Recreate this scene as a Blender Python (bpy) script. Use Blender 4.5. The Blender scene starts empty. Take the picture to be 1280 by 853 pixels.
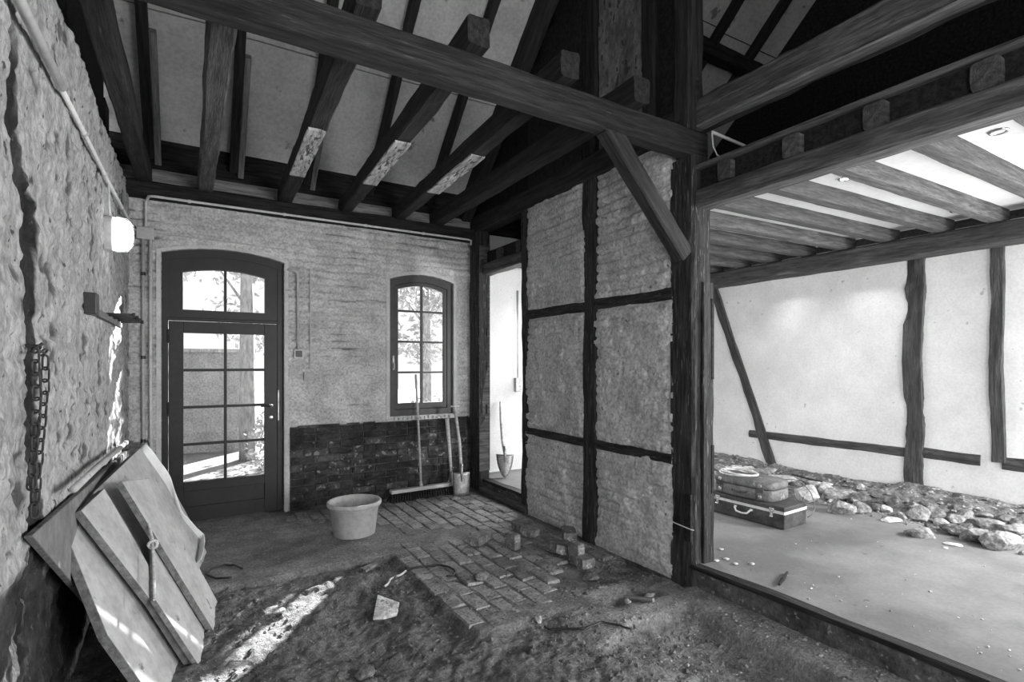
import bpy, bmesh, math, random
import numpy as np
from mathutils import Vector, Matrix

# ------------------------------------------------------------------ camera, sky, sun, lamps, exposure
S = bpy.context.scene
COL = S.collection
FPX = 655.0                       # focal length in pixels of the 1280 wide frame
YAW = math.radians(31.1)          # the camera looks this far to the right of the room's long axis (+Y)
CAM_H = 1.5
cam_d = bpy.data.cameras.new('camera')
cam_d.sensor_fit = 'HORIZONTAL'
cam_d.sensor_width = 36.0
cam_d.lens = 36.0 * FPX / 1280.0
cam_d.shift_y = 29.5 / 1280.0
cam_d.clip_start = 0.02
cam = bpy.data.objects.new('camera', cam_d)
COL.objects.link(cam)
cam.location = (0, 0, CAM_H)
cam.rotation_euler = (math.radians(90), 0, -YAW)
S.camera = cam

W = bpy.data.worlds.new('sky')
S.world = W
W.use_nodes = True
wn = W.node_tree.nodes
wbg = wn['Background']
wbg.inputs['Color'].default_value = (1, 1, 1, 1)
wbg.inputs['Strength'].default_value = 1.3


def lamp(name, kind, loc, aim, energy, **kw):
    d = bpy.data.lights.new(name, kind)
    d.energy = energy
    for k, v in kw.items():
        setattr(d, k, v)
    o = bpy.data.objects.new(name, d)
    COL.objects.link(o)
    o.location = loc
    if aim is not None:
        o.rotation_euler = (Vector(aim) - Vector(loc)).to_track_quat('-Z', 'Y').to_euler()
    return o


SUN_EL = math.radians(23.0)
sd = Vector((0.633 * math.cos(SUN_EL), 0.774 * math.cos(SUN_EL), math.sin(SUN_EL)))
lamp('sun', 'SUN', tuple(sd * 30), (0, 0, 0), 55.0, angle=math.radians(0.6))
# daylight by the unseen side and far windows; the other three are added fill
lamp('daylight_side_window', 'AREA', (5.80, 0.10, 1.55), (2.0, 1.9, 0.35), 210, shape='RECTANGLE', size=0.5, size_y=0.9)
lamp('fill_behind_camera', 'AREA', (2.6, -2.35, 1.25), (1.1, 3.0, 1.55), 190, shape='RECTANGLE', size=1.6, size_y=2.3)  # added fill for the room from behind the camera
lamp('fill_room_beyond', 'AREA', (4.7, -2.35, 1.45), (4.7, 2.5, 1.2), 125, shape='RECTANGLE', size=1.9, size_y=1.6)  # added fill for the white room beyond

lamp('fill_partition', 'AREA', (-0.45, -1.1, 1.7), (2.9, -0.1, 1.65), 78, shape='RECTANGLE', size=0.9, size_y=1.2)  # added fill to brighten the partition
lamp('daylight_far_window', 'AREA', (4.25, 5.70, 1.6), (2.3, 4.1, 0.0), 95, shape='RECTANGLE', size=0.9, size_y=1.3)

S.view_settings.view_transform = 'Standard'
S.view_settings.look = 'None'
S.view_settings.exposure = 0.0
S.view_settings.gamma = 1.0
S.view_settings.use_curve_mapping = False

# ------------------------------------------------------------------ small helpers
CF = Vector((math.sin(YAW), math.cos(YAW), 0))
CR = Vector((math.cos(YAW), -math.sin(YAW), 0))
EYE = Vector((0, 0, CAM_H))


def ray(px, py):
    return CF + CR * ((px - 640) / FPX) + Vector((0, 0, (456 - py) / FPX))


def at_plane(px, py, n, c):
    """the point of the plane n.p = c sighted at photograph pixel (px, py): survey of real positions"""
    n = Vector(n)
    d = ray(px, py)
    return EYE + d * ((c - n.dot(EYE)) / n.dot(d))


def at_z(px, py, z=0.0):
    return at_plane(px, py, (0, 0, 1), z)


def at_x(px, py, x):
    return at_plane(px, py, (1, 0, 0), x)


def at_y(px, py, y):
    return at_plane(px, py, (0, 1, 0), y)


def _h(ix, iy, iz, seed):
    n = (ix * 374761393 + iy * 668265263 + iz * 2147483647 * 3 + seed * 1274126177) & 0xFFFFFFFF
    n = ((n ^ (n >> 13)) * 1274126177) & 0xFFFFFFFF
    n = ((n ^ (n >> 16)) * 2246822519) & 0xFFFFFFFF
    n = n ^ (n >> 15)
    return (n & 0xFFFFFF) / float(0xFFFFFF)


def vnoise(x, y, z=0.0, seed=0):
    x = np.asarray(x, float); y = np.asarray(y, float)
    z = np.zeros_like(x) + z
    ix = np.floor(x).astype(np.int64); iy = np.floor(y).astype(np.int64); iz = np.floor(z).astype(np.int64)
    fx = x - ix; fy = y - iy; fz = z - iz
    fx = fx * fx * (3 - 2 * fx); fy = fy * fy * (3 - 2 * fy); fz = fz * fz * (3 - 2 * fz)
    r = 0
    for a in (0, 1):
        for b in (0, 1):
            for c in (0, 1):
                w = (fx if a else 1 - fx) * (fy if b else 1 - fy) * (fz if c else 1 - fz)
                r = r + w * _h(ix + a, iy + b, iz + c, seed)
    return r * 2 - 1


def fbm(x, y, z=0.0, seed=0, oct=4, gain=0.5):
    a = 1.0; s = 0; t = 0
    for o in range(oct):
        k = 2.0 ** o
        s = s + a * vnoise(x * k + 17.3 * o, y * k - 9.1 * o, np.asarray(z) * k, seed + o)
        t += a; a *= gain
    return s / t


def smooth(a, b, x):
    t = np.clip((x - a) / (b - a), 0, 1)
    return t * t * (3 - 2 * t)


class MB:
    """collects vertices and faces, then links them as one mesh object"""

    def __init__(self):
        self.v = []; self.f = []

    def add(self, vs, fs):
        n = len(self.v)
        self.v += [tuple(p) for p in vs]
        self.f += [tuple(i + n for i in f) for f in fs]
        return self

    def box(self, lo, hi, M=None):
        (a, b, c), (d, e, f) = lo, hi
        vs = [Vector(p) for p in ((a, b, c), (d, b, c), (d, e, c), (a, e, c), (a, b, f), (d, b, f), (d, e, f), (a, e, f))]
        if M is not None:
            vs = [M @ p for p in vs]
        return self.add(vs, [(0, 3, 2, 1), (4, 5, 6, 7), (0, 1, 5, 4), (1, 2, 6, 5), (2, 3, 7, 6), (3, 0, 4, 7)])

    def prism(self, poly, y0, y1):
        """polygon in x,z extruded along y"""
        n = len(poly)
        vs = [(x, y0, z) for x, z in poly] + [(x, y1, z) for x, z in poly]
        fs = [tuple(range(n)), tuple(range(2 * n - 1, n - 1, -1))]
        fs += [(i, i + n, (i + 1) % n + n, (i + 1) % n) for i in range(n)]
        return self.add(vs, fs)

    def slab(self, pts, off):
        """flat polygon pts thickened by the vector off"""
        n = len(pts)
        vs = [Vector(p) for p in pts] + [Vector(p) + Vector(off) for p in pts]
        fs = [tuple(range(n)), tuple(range(2 * n - 1, n - 1, -1))]
        fs += [(i, i + n, (i + 1) % n + n, (i + 1) % n) for i in range(n)]
        return self.add(vs, fs)

    def tube(self, path, r, seg=8, closed=False):
        path = [Vector(p) for p in path]
        n = len(path)
        rs = r if isinstance(r, (list, tuple)) else [r] * n
        vs = []; fs = []
        ref = None
        for i, p in enumerate(path):
            if closed:
                t = path[(i + 1) % n] - path[i - 1]
            else:
                t = path[min(i + 1, n - 1)] - path[max(i - 1, 0)]
            t.normalize()
            if ref is None:
                ref = t.orthogonal().normalized()
            ref = (ref - t * ref.dot(t))
            if ref.length < 1e-6:
                ref = t.orthogonal()
            ref.normalize()
            b = t.cross(ref)
            for k in range(seg):
                a = 2 * math.pi * k / seg
                vs.append(p + (ref * math.cos(a) + b * math.sin(a)) * rs[i])
        m = n if closed else n - 1
        for i in range(m):
            j = (i + 1) % n
            for k in range(seg):
                l = (k + 1) % seg
                fs.append((i * seg + k, i * seg + l, j * seg + l, j * seg + k))
        if not closed:
            fs.append(tuple(range(seg - 1, -1, -1)))
            fs.append(tuple(range((n - 1) * seg, n * seg)))
        return self.add(vs, fs)

    def lathe(self, prof, seg=32, M=None):
        """profile of (radius, z) turned about z"""
        vs = []; fs = []
        for r, z in prof:
            for k in range(seg):
                a = 2 * math.pi * k / seg
                p = Vector((r * math.cos(a), r * math.sin(a), z))
                vs.append(M @ p if M is not None else p)
        for i in range(len(prof) - 1):
            for k in range(seg):
                l = (k + 1) % seg
                fs.append((i * seg + k, i * seg + l, (i + 1) * seg + l, (i + 1) * seg + k))
        return self.add(vs, fs)

    def mesh(self, name, m, shade=False):
        me = bpy.data.meshes.new(name)
        me.from_pydata(self.v, [], self.f)
        bm = bmesh.new(); bm.from_mesh(me)
        bmesh.ops.recalc_face_normals(bm, faces=bm.faces)
        bm.to_mesh(me); bm.free()
        me.materials.append(m)
        if shade:
            me.polygons.foreach_set('use_smooth', [True] * len(me.polygons))
        return me

    def build(self, name, m, parent=None, shade=False, bevel=0.0):
        o = bpy.data.objects.new(name, self.mesh(name, m, shade))
        COL.objects.link(o)
        if parent is not None:
            o.parent = parent
        if bevel:
            b = o.modifiers.new('bevel', 'BEVEL'); b.width = bevel; b.segments = 2; b.limit_method = 'ANGLE'
        return o


def link(name, me, parent=None):
    o = bpy.data.objects.new(name, me)
    COL.objects.link(o)
    if parent is not None:
        o.parent = parent
    return o


def tag(o, label, cat, group=None):
    o['label'] = label; o['category'] = cat; o['kind'] = 'thing'
    if group:
        o['group'] = group
    return o


def struct(o, label=None, cat=None):
    o['kind'] = 'structure'
    if label: o['label'] = label
    if cat: o['category'] = cat
    return o


def empty(name, loc=(0, 0, 0)):
    o = bpy.data.objects.new(name, None)
    o.empty_display_size = 0.1
    COL.objects.link(o)
    o.location = loc
    return o


def base_empty(name, loc, *objs):
    """an empty at the base of a thing; objects built in world space become its children"""
    e = empty(name, loc)
    Mi = Matrix.Translation(-Vector(loc))
    for o in objs:
        adopt(o, e)
    return e


def adopt(o, e):
    o.parent = e
    o.matrix_parent_inverse = Matrix.Translation(-Vector(e.location))


def grid_mesh(name, U, V, P, mats, mask=None, keep=None, fm=None):
    """U x V vertex grid; P (U,V,3) positions; mask (U,V) float attribute; keep (U-1,V-1) bool faces"""
    nu, nv = U, V
    idx = np.arange(nu * nv).reshape(nu, nv)
    q = np.stack([idx[:-1, :-1], idx[1:, :-1], idx[1:, 1:], idx[:-1, 1:]], -1)
    if keep is not None:
        q = q[keep]
    q = q.reshape(-1, 4)
    used = np.zeros(nu * nv, bool); used[q.ravel()] = True
    re = np.cumsum(used) - 1
    pts = P.reshape(-1, 3)[used]
    q = re[q]
    me = bpy.data.meshes.new(name)
    me.vertices.add(len(pts)); me.vertices.foreach_set('co', pts.astype(np.float32).ravel())
    me.loops.add(q.size); me.loops.foreach_set('vertex_index', q.ravel().astype(np.int32))
    me.polygons.add(len(q))
    me.polygons.foreach_set('loop_start', np.arange(0, q.size, 4, dtype=np.int32))
    me.polygons.foreach_set('loop_total', np.full(len(q), 4, dtype=np.int32))
    me.polygons.foreach_set('use_smooth', np.ones(len(q), bool))
    if mask is not None:
        at = me.attributes.new('mask', 'FLOAT', 'POINT')
        at.data.foreach_set('value', mask.reshape(-1)[used].astype(np.float32))
    me.update(calc_edges=True)
    for m in mats:
        me.materials.append(m)
    return me


# ------------------------------------------------------------------ materials (all grey: the photograph is black and white)
def mat(name, lo, hi, scale=6.0, stretch=(1, 1, 1), rough=0.9, bump=0.3, bscale=40.0, bdist=0.01, speck=None, speck_t=0.68,
        speck_scale=25.0, alt=None, spec=0.3, detail=6.0, metal=0.0, fine=0.25, world=False):
    m = bpy.data.materials.new(name)
    m.use_nodes = True
    nt = m.node_tree; N = nt.nodes; L = nt.links
    bs = N['Principled BSDF']
    bs.inputs['Roughness'].default_value = rough
    bs.inputs['Specular IOR Level'].default_value = spec
    bs.inputs['Metallic'].default_value = metal
    tc = N.new('ShaderNodeTexCoord')
    mp = N.new('ShaderNodeMapping')
    mp.inputs['Scale'].default_value = stretch
    geo = N.new('ShaderNodeNewGeometry')
    L.new(geo.outputs['Position'] if world else tc.outputs['Object'], mp.inputs['Vector'])

    def noise(sc, det=detail, ro=0.6):
        n = N.new('ShaderNodeTexNoise')
        n.inputs['Scale'].default_value = sc; n.inputs['Detail'].default_value = det; n.inputs['Roughness'].default_value = ro
        L.new(mp.outputs['Vector'], n.inputs['Vector'])
        return n.outputs['Fac']

    def ramp(fac, stops):
        r = N.new('ShaderNodeValToRGB')
        e = r.color_ramp.elements
        e[0].position, e[0].color = stops[0][0], (stops[0][1],) * 3 + (1,)
        e[1].position, e[1].color = stops[-1][0], (stops[-1][1],) * 3 + (1,)
        for p, c in stops[1:-1]:
            x = e.new(p); x.color = (c, c, c, 1)
        L.new(fac, r.inputs['Fac'])
        return r.outputs['Color']

    def mix(fac, a, b, mode='MIX'):
        x = N.new('ShaderNodeMix'); x.data_type = 'RGBA'; x.blend_type = mode
        for sock, val in ((x.inputs[0], fac), (x.inputs[6], a), (x.inputs[7], b)):
            if hasattr(val, 'is_linked') or not isinstance(val, (int, float)):
                L.new(val, sock)
            else:
                sock.default_value = val if sock == x.inputs[0] else (val, val, val, 1)
        return x.outputs[2]

    def tones(a, b, sp):
        c = ramp(noise(scale), [(0.38, a), (0.62, b)])
        c = mix(1.0, c, ramp(noise(bscale * 0.8, 3), [(0.36, 1 - 1.5 * fine), (0.60, 1.0)]), 'MULTIPLY')
        if sp is not None:
            f = ramp(noise(speck_scale, 3, 0.55), [(speck_t - 0.07, 0.0), (speck_t - 0.03, 1.0)])
            c = mix(f, c, sp)
        return c

    c = tones(lo, hi, speck)
    if alt is not None:
        at = N.new('ShaderNodeAttribute'); at.attribute_name = 'mask'
        c = mix(at.outputs['Fac'], c, tones(*alt))
    L.new(c, bs.inputs['Base Color'])
    if bump:
        b = N.new('ShaderNodeBump'); b.inputs['Strength'].default_value = min(1.0, bump * 1.3); b.inputs['Distance'].default_value = bdist * 1.6
        L.new(noise(bscale, 5, 0.65), b.inputs['Height'])
        L.new(b.outputs['Normal'], bs.inputs['Normal'])
    return m


GR = (1.2, 14, 14)
T_DARK = mat('old_dark_timber', 0.009, 0.034, 2.5, GR, 0.75, 0.6, 9, 0.012, speck=0.075, speck_t=0.76, speck_scale=5, spec=0.3)
T_POST = mat('weathered_post_timber', 0.013, 0.058, 2.5, GR, 0.8, 0.8, 9, 0.016, speck=0.14, speck_t=0.70, speck_scale=6, spec=0.3)
T_MID = mat('grey_brown_timber', 0.055, 0.135, 2.5, GR, 0.8, 0.6, 9, 0.01, speck=0.05, speck_t=0.68, speck_scale=7, spec=0.25)
T_WALL = mat('planed_wall_timber', 0.045, 0.10, 2.5, GR, 0.8, 0.6, 9, 0.01, speck=0.04, speck_t=0.68, speck_scale=7)
T_BLACK = mat('sooty_timber', 0.010, 0.03, 2.5, GR, 0.85, 0.5, 9, 0.01, spec=0.2)
T_LIME = mat('limewashed_timber', 0.34, 0.62, 2.5, (1.2, 6, 6), 0.9, 0.6, 12, 0.01, speck=0.10, speck_t=0.64, speck_scale=8)
T_PLANK = mat('grey_plank', 0.13, 0.24, 2.5, GR, 0.85, 0.4, 9, 0.008)
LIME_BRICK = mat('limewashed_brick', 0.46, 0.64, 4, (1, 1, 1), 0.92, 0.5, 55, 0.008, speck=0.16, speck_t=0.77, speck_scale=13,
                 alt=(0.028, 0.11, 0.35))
LIME_LEFT = mat('old_limewash', 0.36, 0.52, 8, (1, 1, .6), 0.92, 0.9, 45, 0.016, speck=0.07, speck_t=0.72, speck_scale=26,
                alt=(0.014, 0.05, 0.09))
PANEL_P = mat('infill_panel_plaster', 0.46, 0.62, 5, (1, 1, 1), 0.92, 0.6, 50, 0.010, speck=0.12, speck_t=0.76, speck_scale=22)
SMOOTH_P = mat('smooth_white_plaster', 0.68, 0.77, 3, (1, 1, 1), 0.9, 0.12, 60, 0.004, speck=0.45, speck_t=0.76, speck_scale=12, fine=0.06)
BAND_P = mat('smooth_reveal_plaster', 0.48, 0.60, 5, (1, 1, 1), 0.9, 0.25, 60, 0.005, fine=0.1)
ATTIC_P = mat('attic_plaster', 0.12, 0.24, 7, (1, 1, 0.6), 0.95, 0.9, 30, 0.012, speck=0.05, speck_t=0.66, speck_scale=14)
ROOF_P = mat('roof_insulation_panel', 0.36, 0.48, 1.6, (1, 1, 1), 0.9, 0.15, 40, 0.004, speck=0.16, speck_t=0.74, speck_scale=5, fine=0.12)
CEIL_P = mat('ceiling_board_white', 0.56, 0.62, 3, (1, 1, 1), 0.9, 0.05, 40, 0.002, fine=0.05)
DIRT = mat('trampled_dirt', 0.125, 0.24, 5, (1, 1, 1), 0.97, 0.9, 70, 0.014, speck=0.26, speck_t=0.70, speck_scale=45, spec=0.1,
           alt=(0.20, 0.31, 0.38), detail=9)
SLAB = mat('dusty_concrete', 0.13, 0.205, 1.6, (1, 1, 1), 0.9, 0.15, 60, 0.004, speck=0.10, speck_t=0.76, speck_scale=7, spec=0.2, detail=9, fine=0.08)
PAVER = mat('worn_paving_brick', 0.20, 0.33, 9, (1, 1, 1), 0.92, 0.6, 60, 0.006, speck=0.07, speck_t=0.68, speck_scale=30, spec=0.2, world=True)
PAVER_D = mat('dark_paving_brick', 0.14, 0.26, 9, (1, 1, 1), 0.92, 0.6, 60, 0.006, speck=0.05, speck_t=0.68, speck_scale=30, spec=0.2, world=True)
WBRICK = [mat('tarred_wall_brick', 0.020, 0.062, 5, (1, 1, 1), 0.85, 0.8, 50, 0.008, speck=0.13, speck_t=0.73, speck_scale=20, world=True),
          mat('scraped_wall_brick', 0.030, 0.12, 7, (1, 1, 1), 0.88, 0.8, 50, 0.008, speck=0.24, speck_t=0.65, speck_scale=17, world=True)]
LOOSE = mat('loose_brick', 0.13, 0.26, 11, (1, 1, 1), 0.95, 0.7, 60, 0.006, speck=0.34, speck_t=0.68, speck_scale=20)
STONE = mat('rubble_stone', 0.19, 0.38, 9, (1, 1, 1), 0.95, 0.9, 45, 0.012, speck=0.5, speck_t=0.72, speck_scale=18)
STONE_L = mat('pale_rubble_stone', 0.42, 0.68, 9, (1, 1, 1), 0.95, 0.8, 45, 0.010, speck=0.2, speck_t=0.7, speck_scale=18)
STONE_D = mat('dark_rubble_stone', 0.09, 0.22, 9, (1, 1, 1), 0.95, 0.8, 45, 0.010, speck=0.4, speck_t=0.7, speck_scale=18)
FOUND = mat('foundation_masonry', 0.05, 0.13, 6, (1, 1, 1), 0.95, 0.9, 45, 0.012, speck=0.24, speck_t=0.70, speck_scale=18)
DOOR_M = mat('dark_door_paint', 0.014, 0.020, 8, (1, 1, 1), 0.48, 0.1, 40, 0.003, spec=0.35, fine=0.1)
WIN_M = mat('grey_window_paint', 0.028, 0.04, 8, (1, 1, 1), 0.45, 0.08, 40, 0.003, spec=0.4, fine=0.1)
SHEET = mat('painted_board', 0.34, 0.44, 5, (1, 1, 1), 0.75, 0.15, 30, 0.004, speck=0.15, speck_t=0.74, speck_scale=9, spec=0.3, fine=0.1)
SHEET_D = mat('grey_board', 0.13, 0.2, 5, (1, 1, 1), 0.8, 0.2, 30, 0.004, fine=0.15)
SHEET_E = mat('raw_board_edge', 0.13, 0.20, 14, (1, 1, 1), 0.9, 0.5, 50, 0.006)
FOIL = mat('white_foil', 0.7, 0.8, 5, (1, 1, 1), 0.5, 0.2, 20, 0.006, fine=0.05)
PVC = mat('pale_conduit', 0.52, 0.62, 6, (1, 1, 1), 0.55, 0.05, 40, 0.002, spec=0.4, fine=0.08)
PVC_P = mat('painted_conduit', 0.40, 0.50, 6, (1, 1, 1), 0.8, 0.15, 40, 0.003, fine=0.1)
BLACKP = mat('black_plastic', 0.012, 0.02, 6, (1, 1, 1), 0.45, 0.0, spec=0.5)
IRON = mat('rusty_iron', 0.02, 0.05, 20, (1, 1, 1), 0.7, 0.4, 60, 0.003)
STEEL = mat('worn_steel', 0.32, 0.45, 20, (1, 1, 1), 0.45, 0.1, 60, 0.002, metal=0.7)
CHROME = mat('bright_metal', 0.7, 0.8, 10, (1, 1, 1), 0.25, 0.0, metal=0.9)
HANDLE = mat('tool_handle_wood', 0.46, 0.60, 2.5, (1, 1, 8), 0.7, 0.2, 20, 0.003)
BUCKET = mat('pale_bucket_plastic', 0.36, 0.44, 3, (1, 1, 1), 0.55, 0.06, 30, 0.002, spec=0.4, fine=0.1)
BRISTLE = mat('dark_bristles', 0.012, 0.03, 20, (1, 1, 1), 0.8, 0.0)
LEATHER = mat('scuffed_leather', 0.10, 0.17, 9, (1, 1, 1), 0.6, 0.3, 60, 0.003, speck=0.26, speck_t=0.72, speck_scale=12)
LEATHER_D = mat('dark_case_leather', 0.035, 0.07, 9, (1, 1, 1), 0.55, 0.3, 60, 0.003)
ROPE = mat('pale_cable', 0.6, 0.7, 9, (1, 1, 1), 0.6, 0.0)
FOLI = mat('leaf_green', 0.40, 0.62, 2, (1, 1, 1), 0.8, 0.0)
BARK = mat('tree_bark', 0.36, 0.50, 6, (1, 1, 0.3), 0.9, 0.5, 30, 0.02)
RENDER = mat('garden_wall_render', 0.30, 0.40, 4, (1, 1, 1), 0.95, 0.3, 40, 0.01)
GROUND = mat('garden_gravel', 0.14, 0.30, 2.2, (1, 1, 1), 0.95, 0.3, 40, 0.01, detail=8)


def glass_mat(name, refl=0.05):
    m = bpy.data.materials.new(name); m.use_nodes = True
    nt = m.node_tree; nt.nodes.clear()
    out = nt.nodes.new('ShaderNodeOutputMaterial'); mx = nt.nodes.new('ShaderNodeMixShader')
    tr = nt.nodes.new('ShaderNodeBsdfTransparent'); gl = nt.nodes.new('ShaderNodeBsdfGlossy')
    gl.inputs['Roughness'].default_value = 0.03
    tr.inputs['Color'].default_value = (0.93, 0.93, 0.93, 1)
    mx.inputs[0].default_value = refl
    nt.links.new(tr.outputs[0], mx.inputs[1]); nt.links.new(gl.outputs[0], mx.inputs[2]); nt.links.new(mx.outputs[0], out.inputs[0])
    return m


def emit_mat(name, s):
    m = bpy.data.materials.new(name); m.use_nodes = True
    b = m.node_tree.nodes['Principled BSDF']
    b.inputs['Base Color'].default_value = (0.8, 0.8, 0.8, 1)
    b.inputs['Emission Color'].default_value = (1, 1, 1, 1); b.inputs['Emission Strength'].default_value = s
    return m


GLASS = glass_mat('window_glass')
LAMP_GLOW = emit_mat('lamp_glass_lit', 9.0)
SPOT_GLOW = emit_mat('spotlight_lit', 25.0)
SPOT_OFF = emit_mat('spotlight_dim', 0.0)

rnd = random.Random(7)


# ------------------------------------------------------------------ hewn timber
def timber_mesh(name, L, w, h, m, seed=0, rough=0.006, waney=0.5, step=0.07):
    n = max(2, int(L / step) + 1)
    c = min(w, h) * 0.10
    a, b = w / 2, h / 2
    ring = [(-a + c, -b), (0, -b), (a - c, -b), (a, -b + c), (a, 0), (a, b - c), (a - c, b), (0, b), (-a + c, b), (-a, b - c), (-a, 0), (-a, -b + c)]
    ry = np.array([p[0] for p in ring]); rz = np.array([p[1] for p in ring])
    xs = np.linspace(0, L, n)
    X = np.repeat(xs[:, None], 12, 1)
    d = rough * fbm(X * 5, ry[None] * 14 + seed * 3.1, rz[None] * 14, seed, 3)
    big = rough * 0.9 * vnoise(X * 1.3, 0 * X + seed, 0.0, seed + 9)
    edge = np.array([1, 0, 1, 1, 0, 1, 1, 0, 1, 1, 0, 1.0])[None] * waney * rough * 2 * np.clip(fbm(X * 3, ry[None] * 40, rz[None] * 40, seed + 5, 3), 0, 1)
    nrm = np.hypot(ry, rz) + 1e-9
    k = (d - edge) / nrm[None]
    Y = ry[None] * (1 + k) + big; Z = rz[None] * (1 + k) + big * 0.6
    vs = np.stack([X, Y, Z], -1).reshape(-1, 3).tolist()
    fs = []
    for i in range(n - 1):
        for j in range(12):
            l = (j + 1) % 12
            fs.append((i * 12 + j, i * 12 + l, (i + 1) * 12 + l, (i + 1) * 12 + j))
    fs.append(tuple(range(11, -1, -1))); fs.append(tuple(range((n - 1) * 12, n * 12)))
    mb = MB(); mb.add(vs, fs)
    return mb.mesh(name, m)


def timber(name, p0, p1, w, h, m, parent=None, up=(0, 0, 1), seed=None, **kw):
    """a beam whose section centre runs from p0 to p1; h is measured along up, w across"""
    p0 = Vector(p0); p1 = Vector(p1)
    x = (p1 - p0); L = x.length; x.normalize()
    u = Vector(up); z = (u - x * u.dot(x)).normalized(); y = z.cross(x)
    if seed is None:
        seed = rnd.randrange(1000)
    o = link(name, timber_mesh(name, L, w, h, m, seed, **kw))
    M = Matrix((x, y, z)).transposed().to_4x4(); M.translation = p0
    o.matrix_world = M
    if parent is not None:
        o.parent = parent
        o.matrix_parent_inverse = parent.matrix_world.inverted() if parent.type != 'EMPTY' else Matrix.Translation(-Vector(parent.location))
    return o


# ------------------------------------------------------------------ key dimensions
XL = -0.52            # face of the left wall
YB = 5.77             # face of the back wall
XP = 2.86             # face of the timber framed partition
XR = 5.90             # face of the far white wall
ZS = 0.15             # level of the concrete slab beyond the partition
YF = -2.4             # wall behind the camera

# ------------------------------------------------------------------ back wall with bricks, door and window
AX0, AX1 = -0.275, 0.773      # door opening
WX0, WX1 = 1.87, 2.66         # window opening


def arch_z(x, x0, x1, spring, rise):
    t = (x - (x0 + x1) / 2) / ((x1 - x0) / 2)
    return spring + rise * (1 - t * t)


def brick_relief(u, z, bw=0.25, bh=0.076, seed=0, depth=0.012, mort=0.011):
    """height field of roughly coursed bricks, u along the wall and z up"""
    zz = z + 0.016 * fbm(u * 1.1, z * 2.0, 0, seed + 1, 3) + 0.010 * vnoise(u * 4, z * 5, 0, seed + 2)
    row = np.floor(zz / bh)
    uu = u + 0.02 * fbm(u * 2, z * 3, 0, seed + 3, 3) + row * bw * 0.5 + 0.05 * _h(row.astype(np.int64), row.astype(np.int64) * 0, 3, seed)
    colm = np.floor(uu / bw)
    fz = zz - row * bh; fu = uu - colm * bw
    dz = np.minimum(fz, bh - fz); du = np.minimum(fu, bw - fu)
    patch = smooth(-0.35, 0.35, fbm(u * 1.6, z * 2.2, 0, seed + 7, 3))
    patch2 = smooth(-0.2, 0.4, fbm(u * 2.3, z * 3.5, 3.0, seed + 8, 3))
    h = -depth * np.exp(-(dz / mort) ** 2) * (0.35 + 0.85 * patch) - depth * 0.7 * np.exp(-(du / mort) ** 2) * patch2 * patch
    h = h + 0.015 * (_h(row.astype(np.int64), colm.astype(np.int64), 5, seed) - 0.5) * (0.4 + patch)
    return h


def make_back_wall():
    st = 0.0125
    us = np.arange(XL - 0.05, XP + 0.13, st); zs = np.arange(-0.15, 3.16, st)
    Ug, Zg = np.meshgrid(us, zs, indexing='ij')
    h = brick_relief(Ug, Zg, seed=11, depth=0.020, mort=0.011)
    h += 0.012 * fbm(Ug * 9, Zg * 12, 0, 21, 4) + 0.014 * fbm(Ug * 1.5, Zg * 1.5, 0, 22, 3)
    # smoother plaster band round the window, and above it
    wd = np.maximum(np.maximum(WX0 - Ug, Ug - WX1), 0)
    wz = np.maximum(Zg - 2.50, 0)
    near = np.exp(-(np.hypot(wd, wz) / 0.14) ** 2) * (Zg > 0.86)
    h *= 1 - 0.75 * near
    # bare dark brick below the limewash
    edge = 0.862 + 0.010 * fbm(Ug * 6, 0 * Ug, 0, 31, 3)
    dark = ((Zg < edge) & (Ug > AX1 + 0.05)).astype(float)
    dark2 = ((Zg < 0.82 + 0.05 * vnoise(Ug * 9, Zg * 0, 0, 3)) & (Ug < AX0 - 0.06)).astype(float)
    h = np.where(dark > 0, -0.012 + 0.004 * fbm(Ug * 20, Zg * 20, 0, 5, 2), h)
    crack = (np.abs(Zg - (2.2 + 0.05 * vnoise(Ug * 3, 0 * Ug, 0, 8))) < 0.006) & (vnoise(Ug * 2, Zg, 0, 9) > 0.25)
    joint_shade = smooth(-0.016, -0.026, h + 0.004 * fbm(Ug * 30, Zg * 30, 0, 33, 2)) * smooth(0.0, 0.3, fbm(Ug * 2.2, Zg * 3, 0, 34, 3)) * (1 - near)  # joints darkened in patches to stand in for shade in the relief
    mask = np.clip(dark + dark2 * 0.8 + crack * 0.6 + 0.7 * joint_shade * (dark < .5), 0, 1)
    P = np.stack([Ug, YB - h, Zg], -1)
    uc = (us[:-1] + us[1:]) / 2; zc = (zs[:-1] + zs[1:]) / 2
    Uc, Zc = np.meshgrid(uc, zc, indexing='ij')
    door = (Uc > AX0) & (Uc < AX1) & (Zc < arch_z(Uc, AX0, AX1, 2.535, 0.075))
    win = (Uc > WX0) & (Uc < WX1) & (Zc > 0.91) & (Zc < arch_z(Uc, WX0, WX1, 2.47, 0.075))
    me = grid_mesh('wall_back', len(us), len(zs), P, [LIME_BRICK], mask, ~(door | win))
    o = struct(link('wall_back', me))
    return o


wall_back = make_back_wall()


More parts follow.
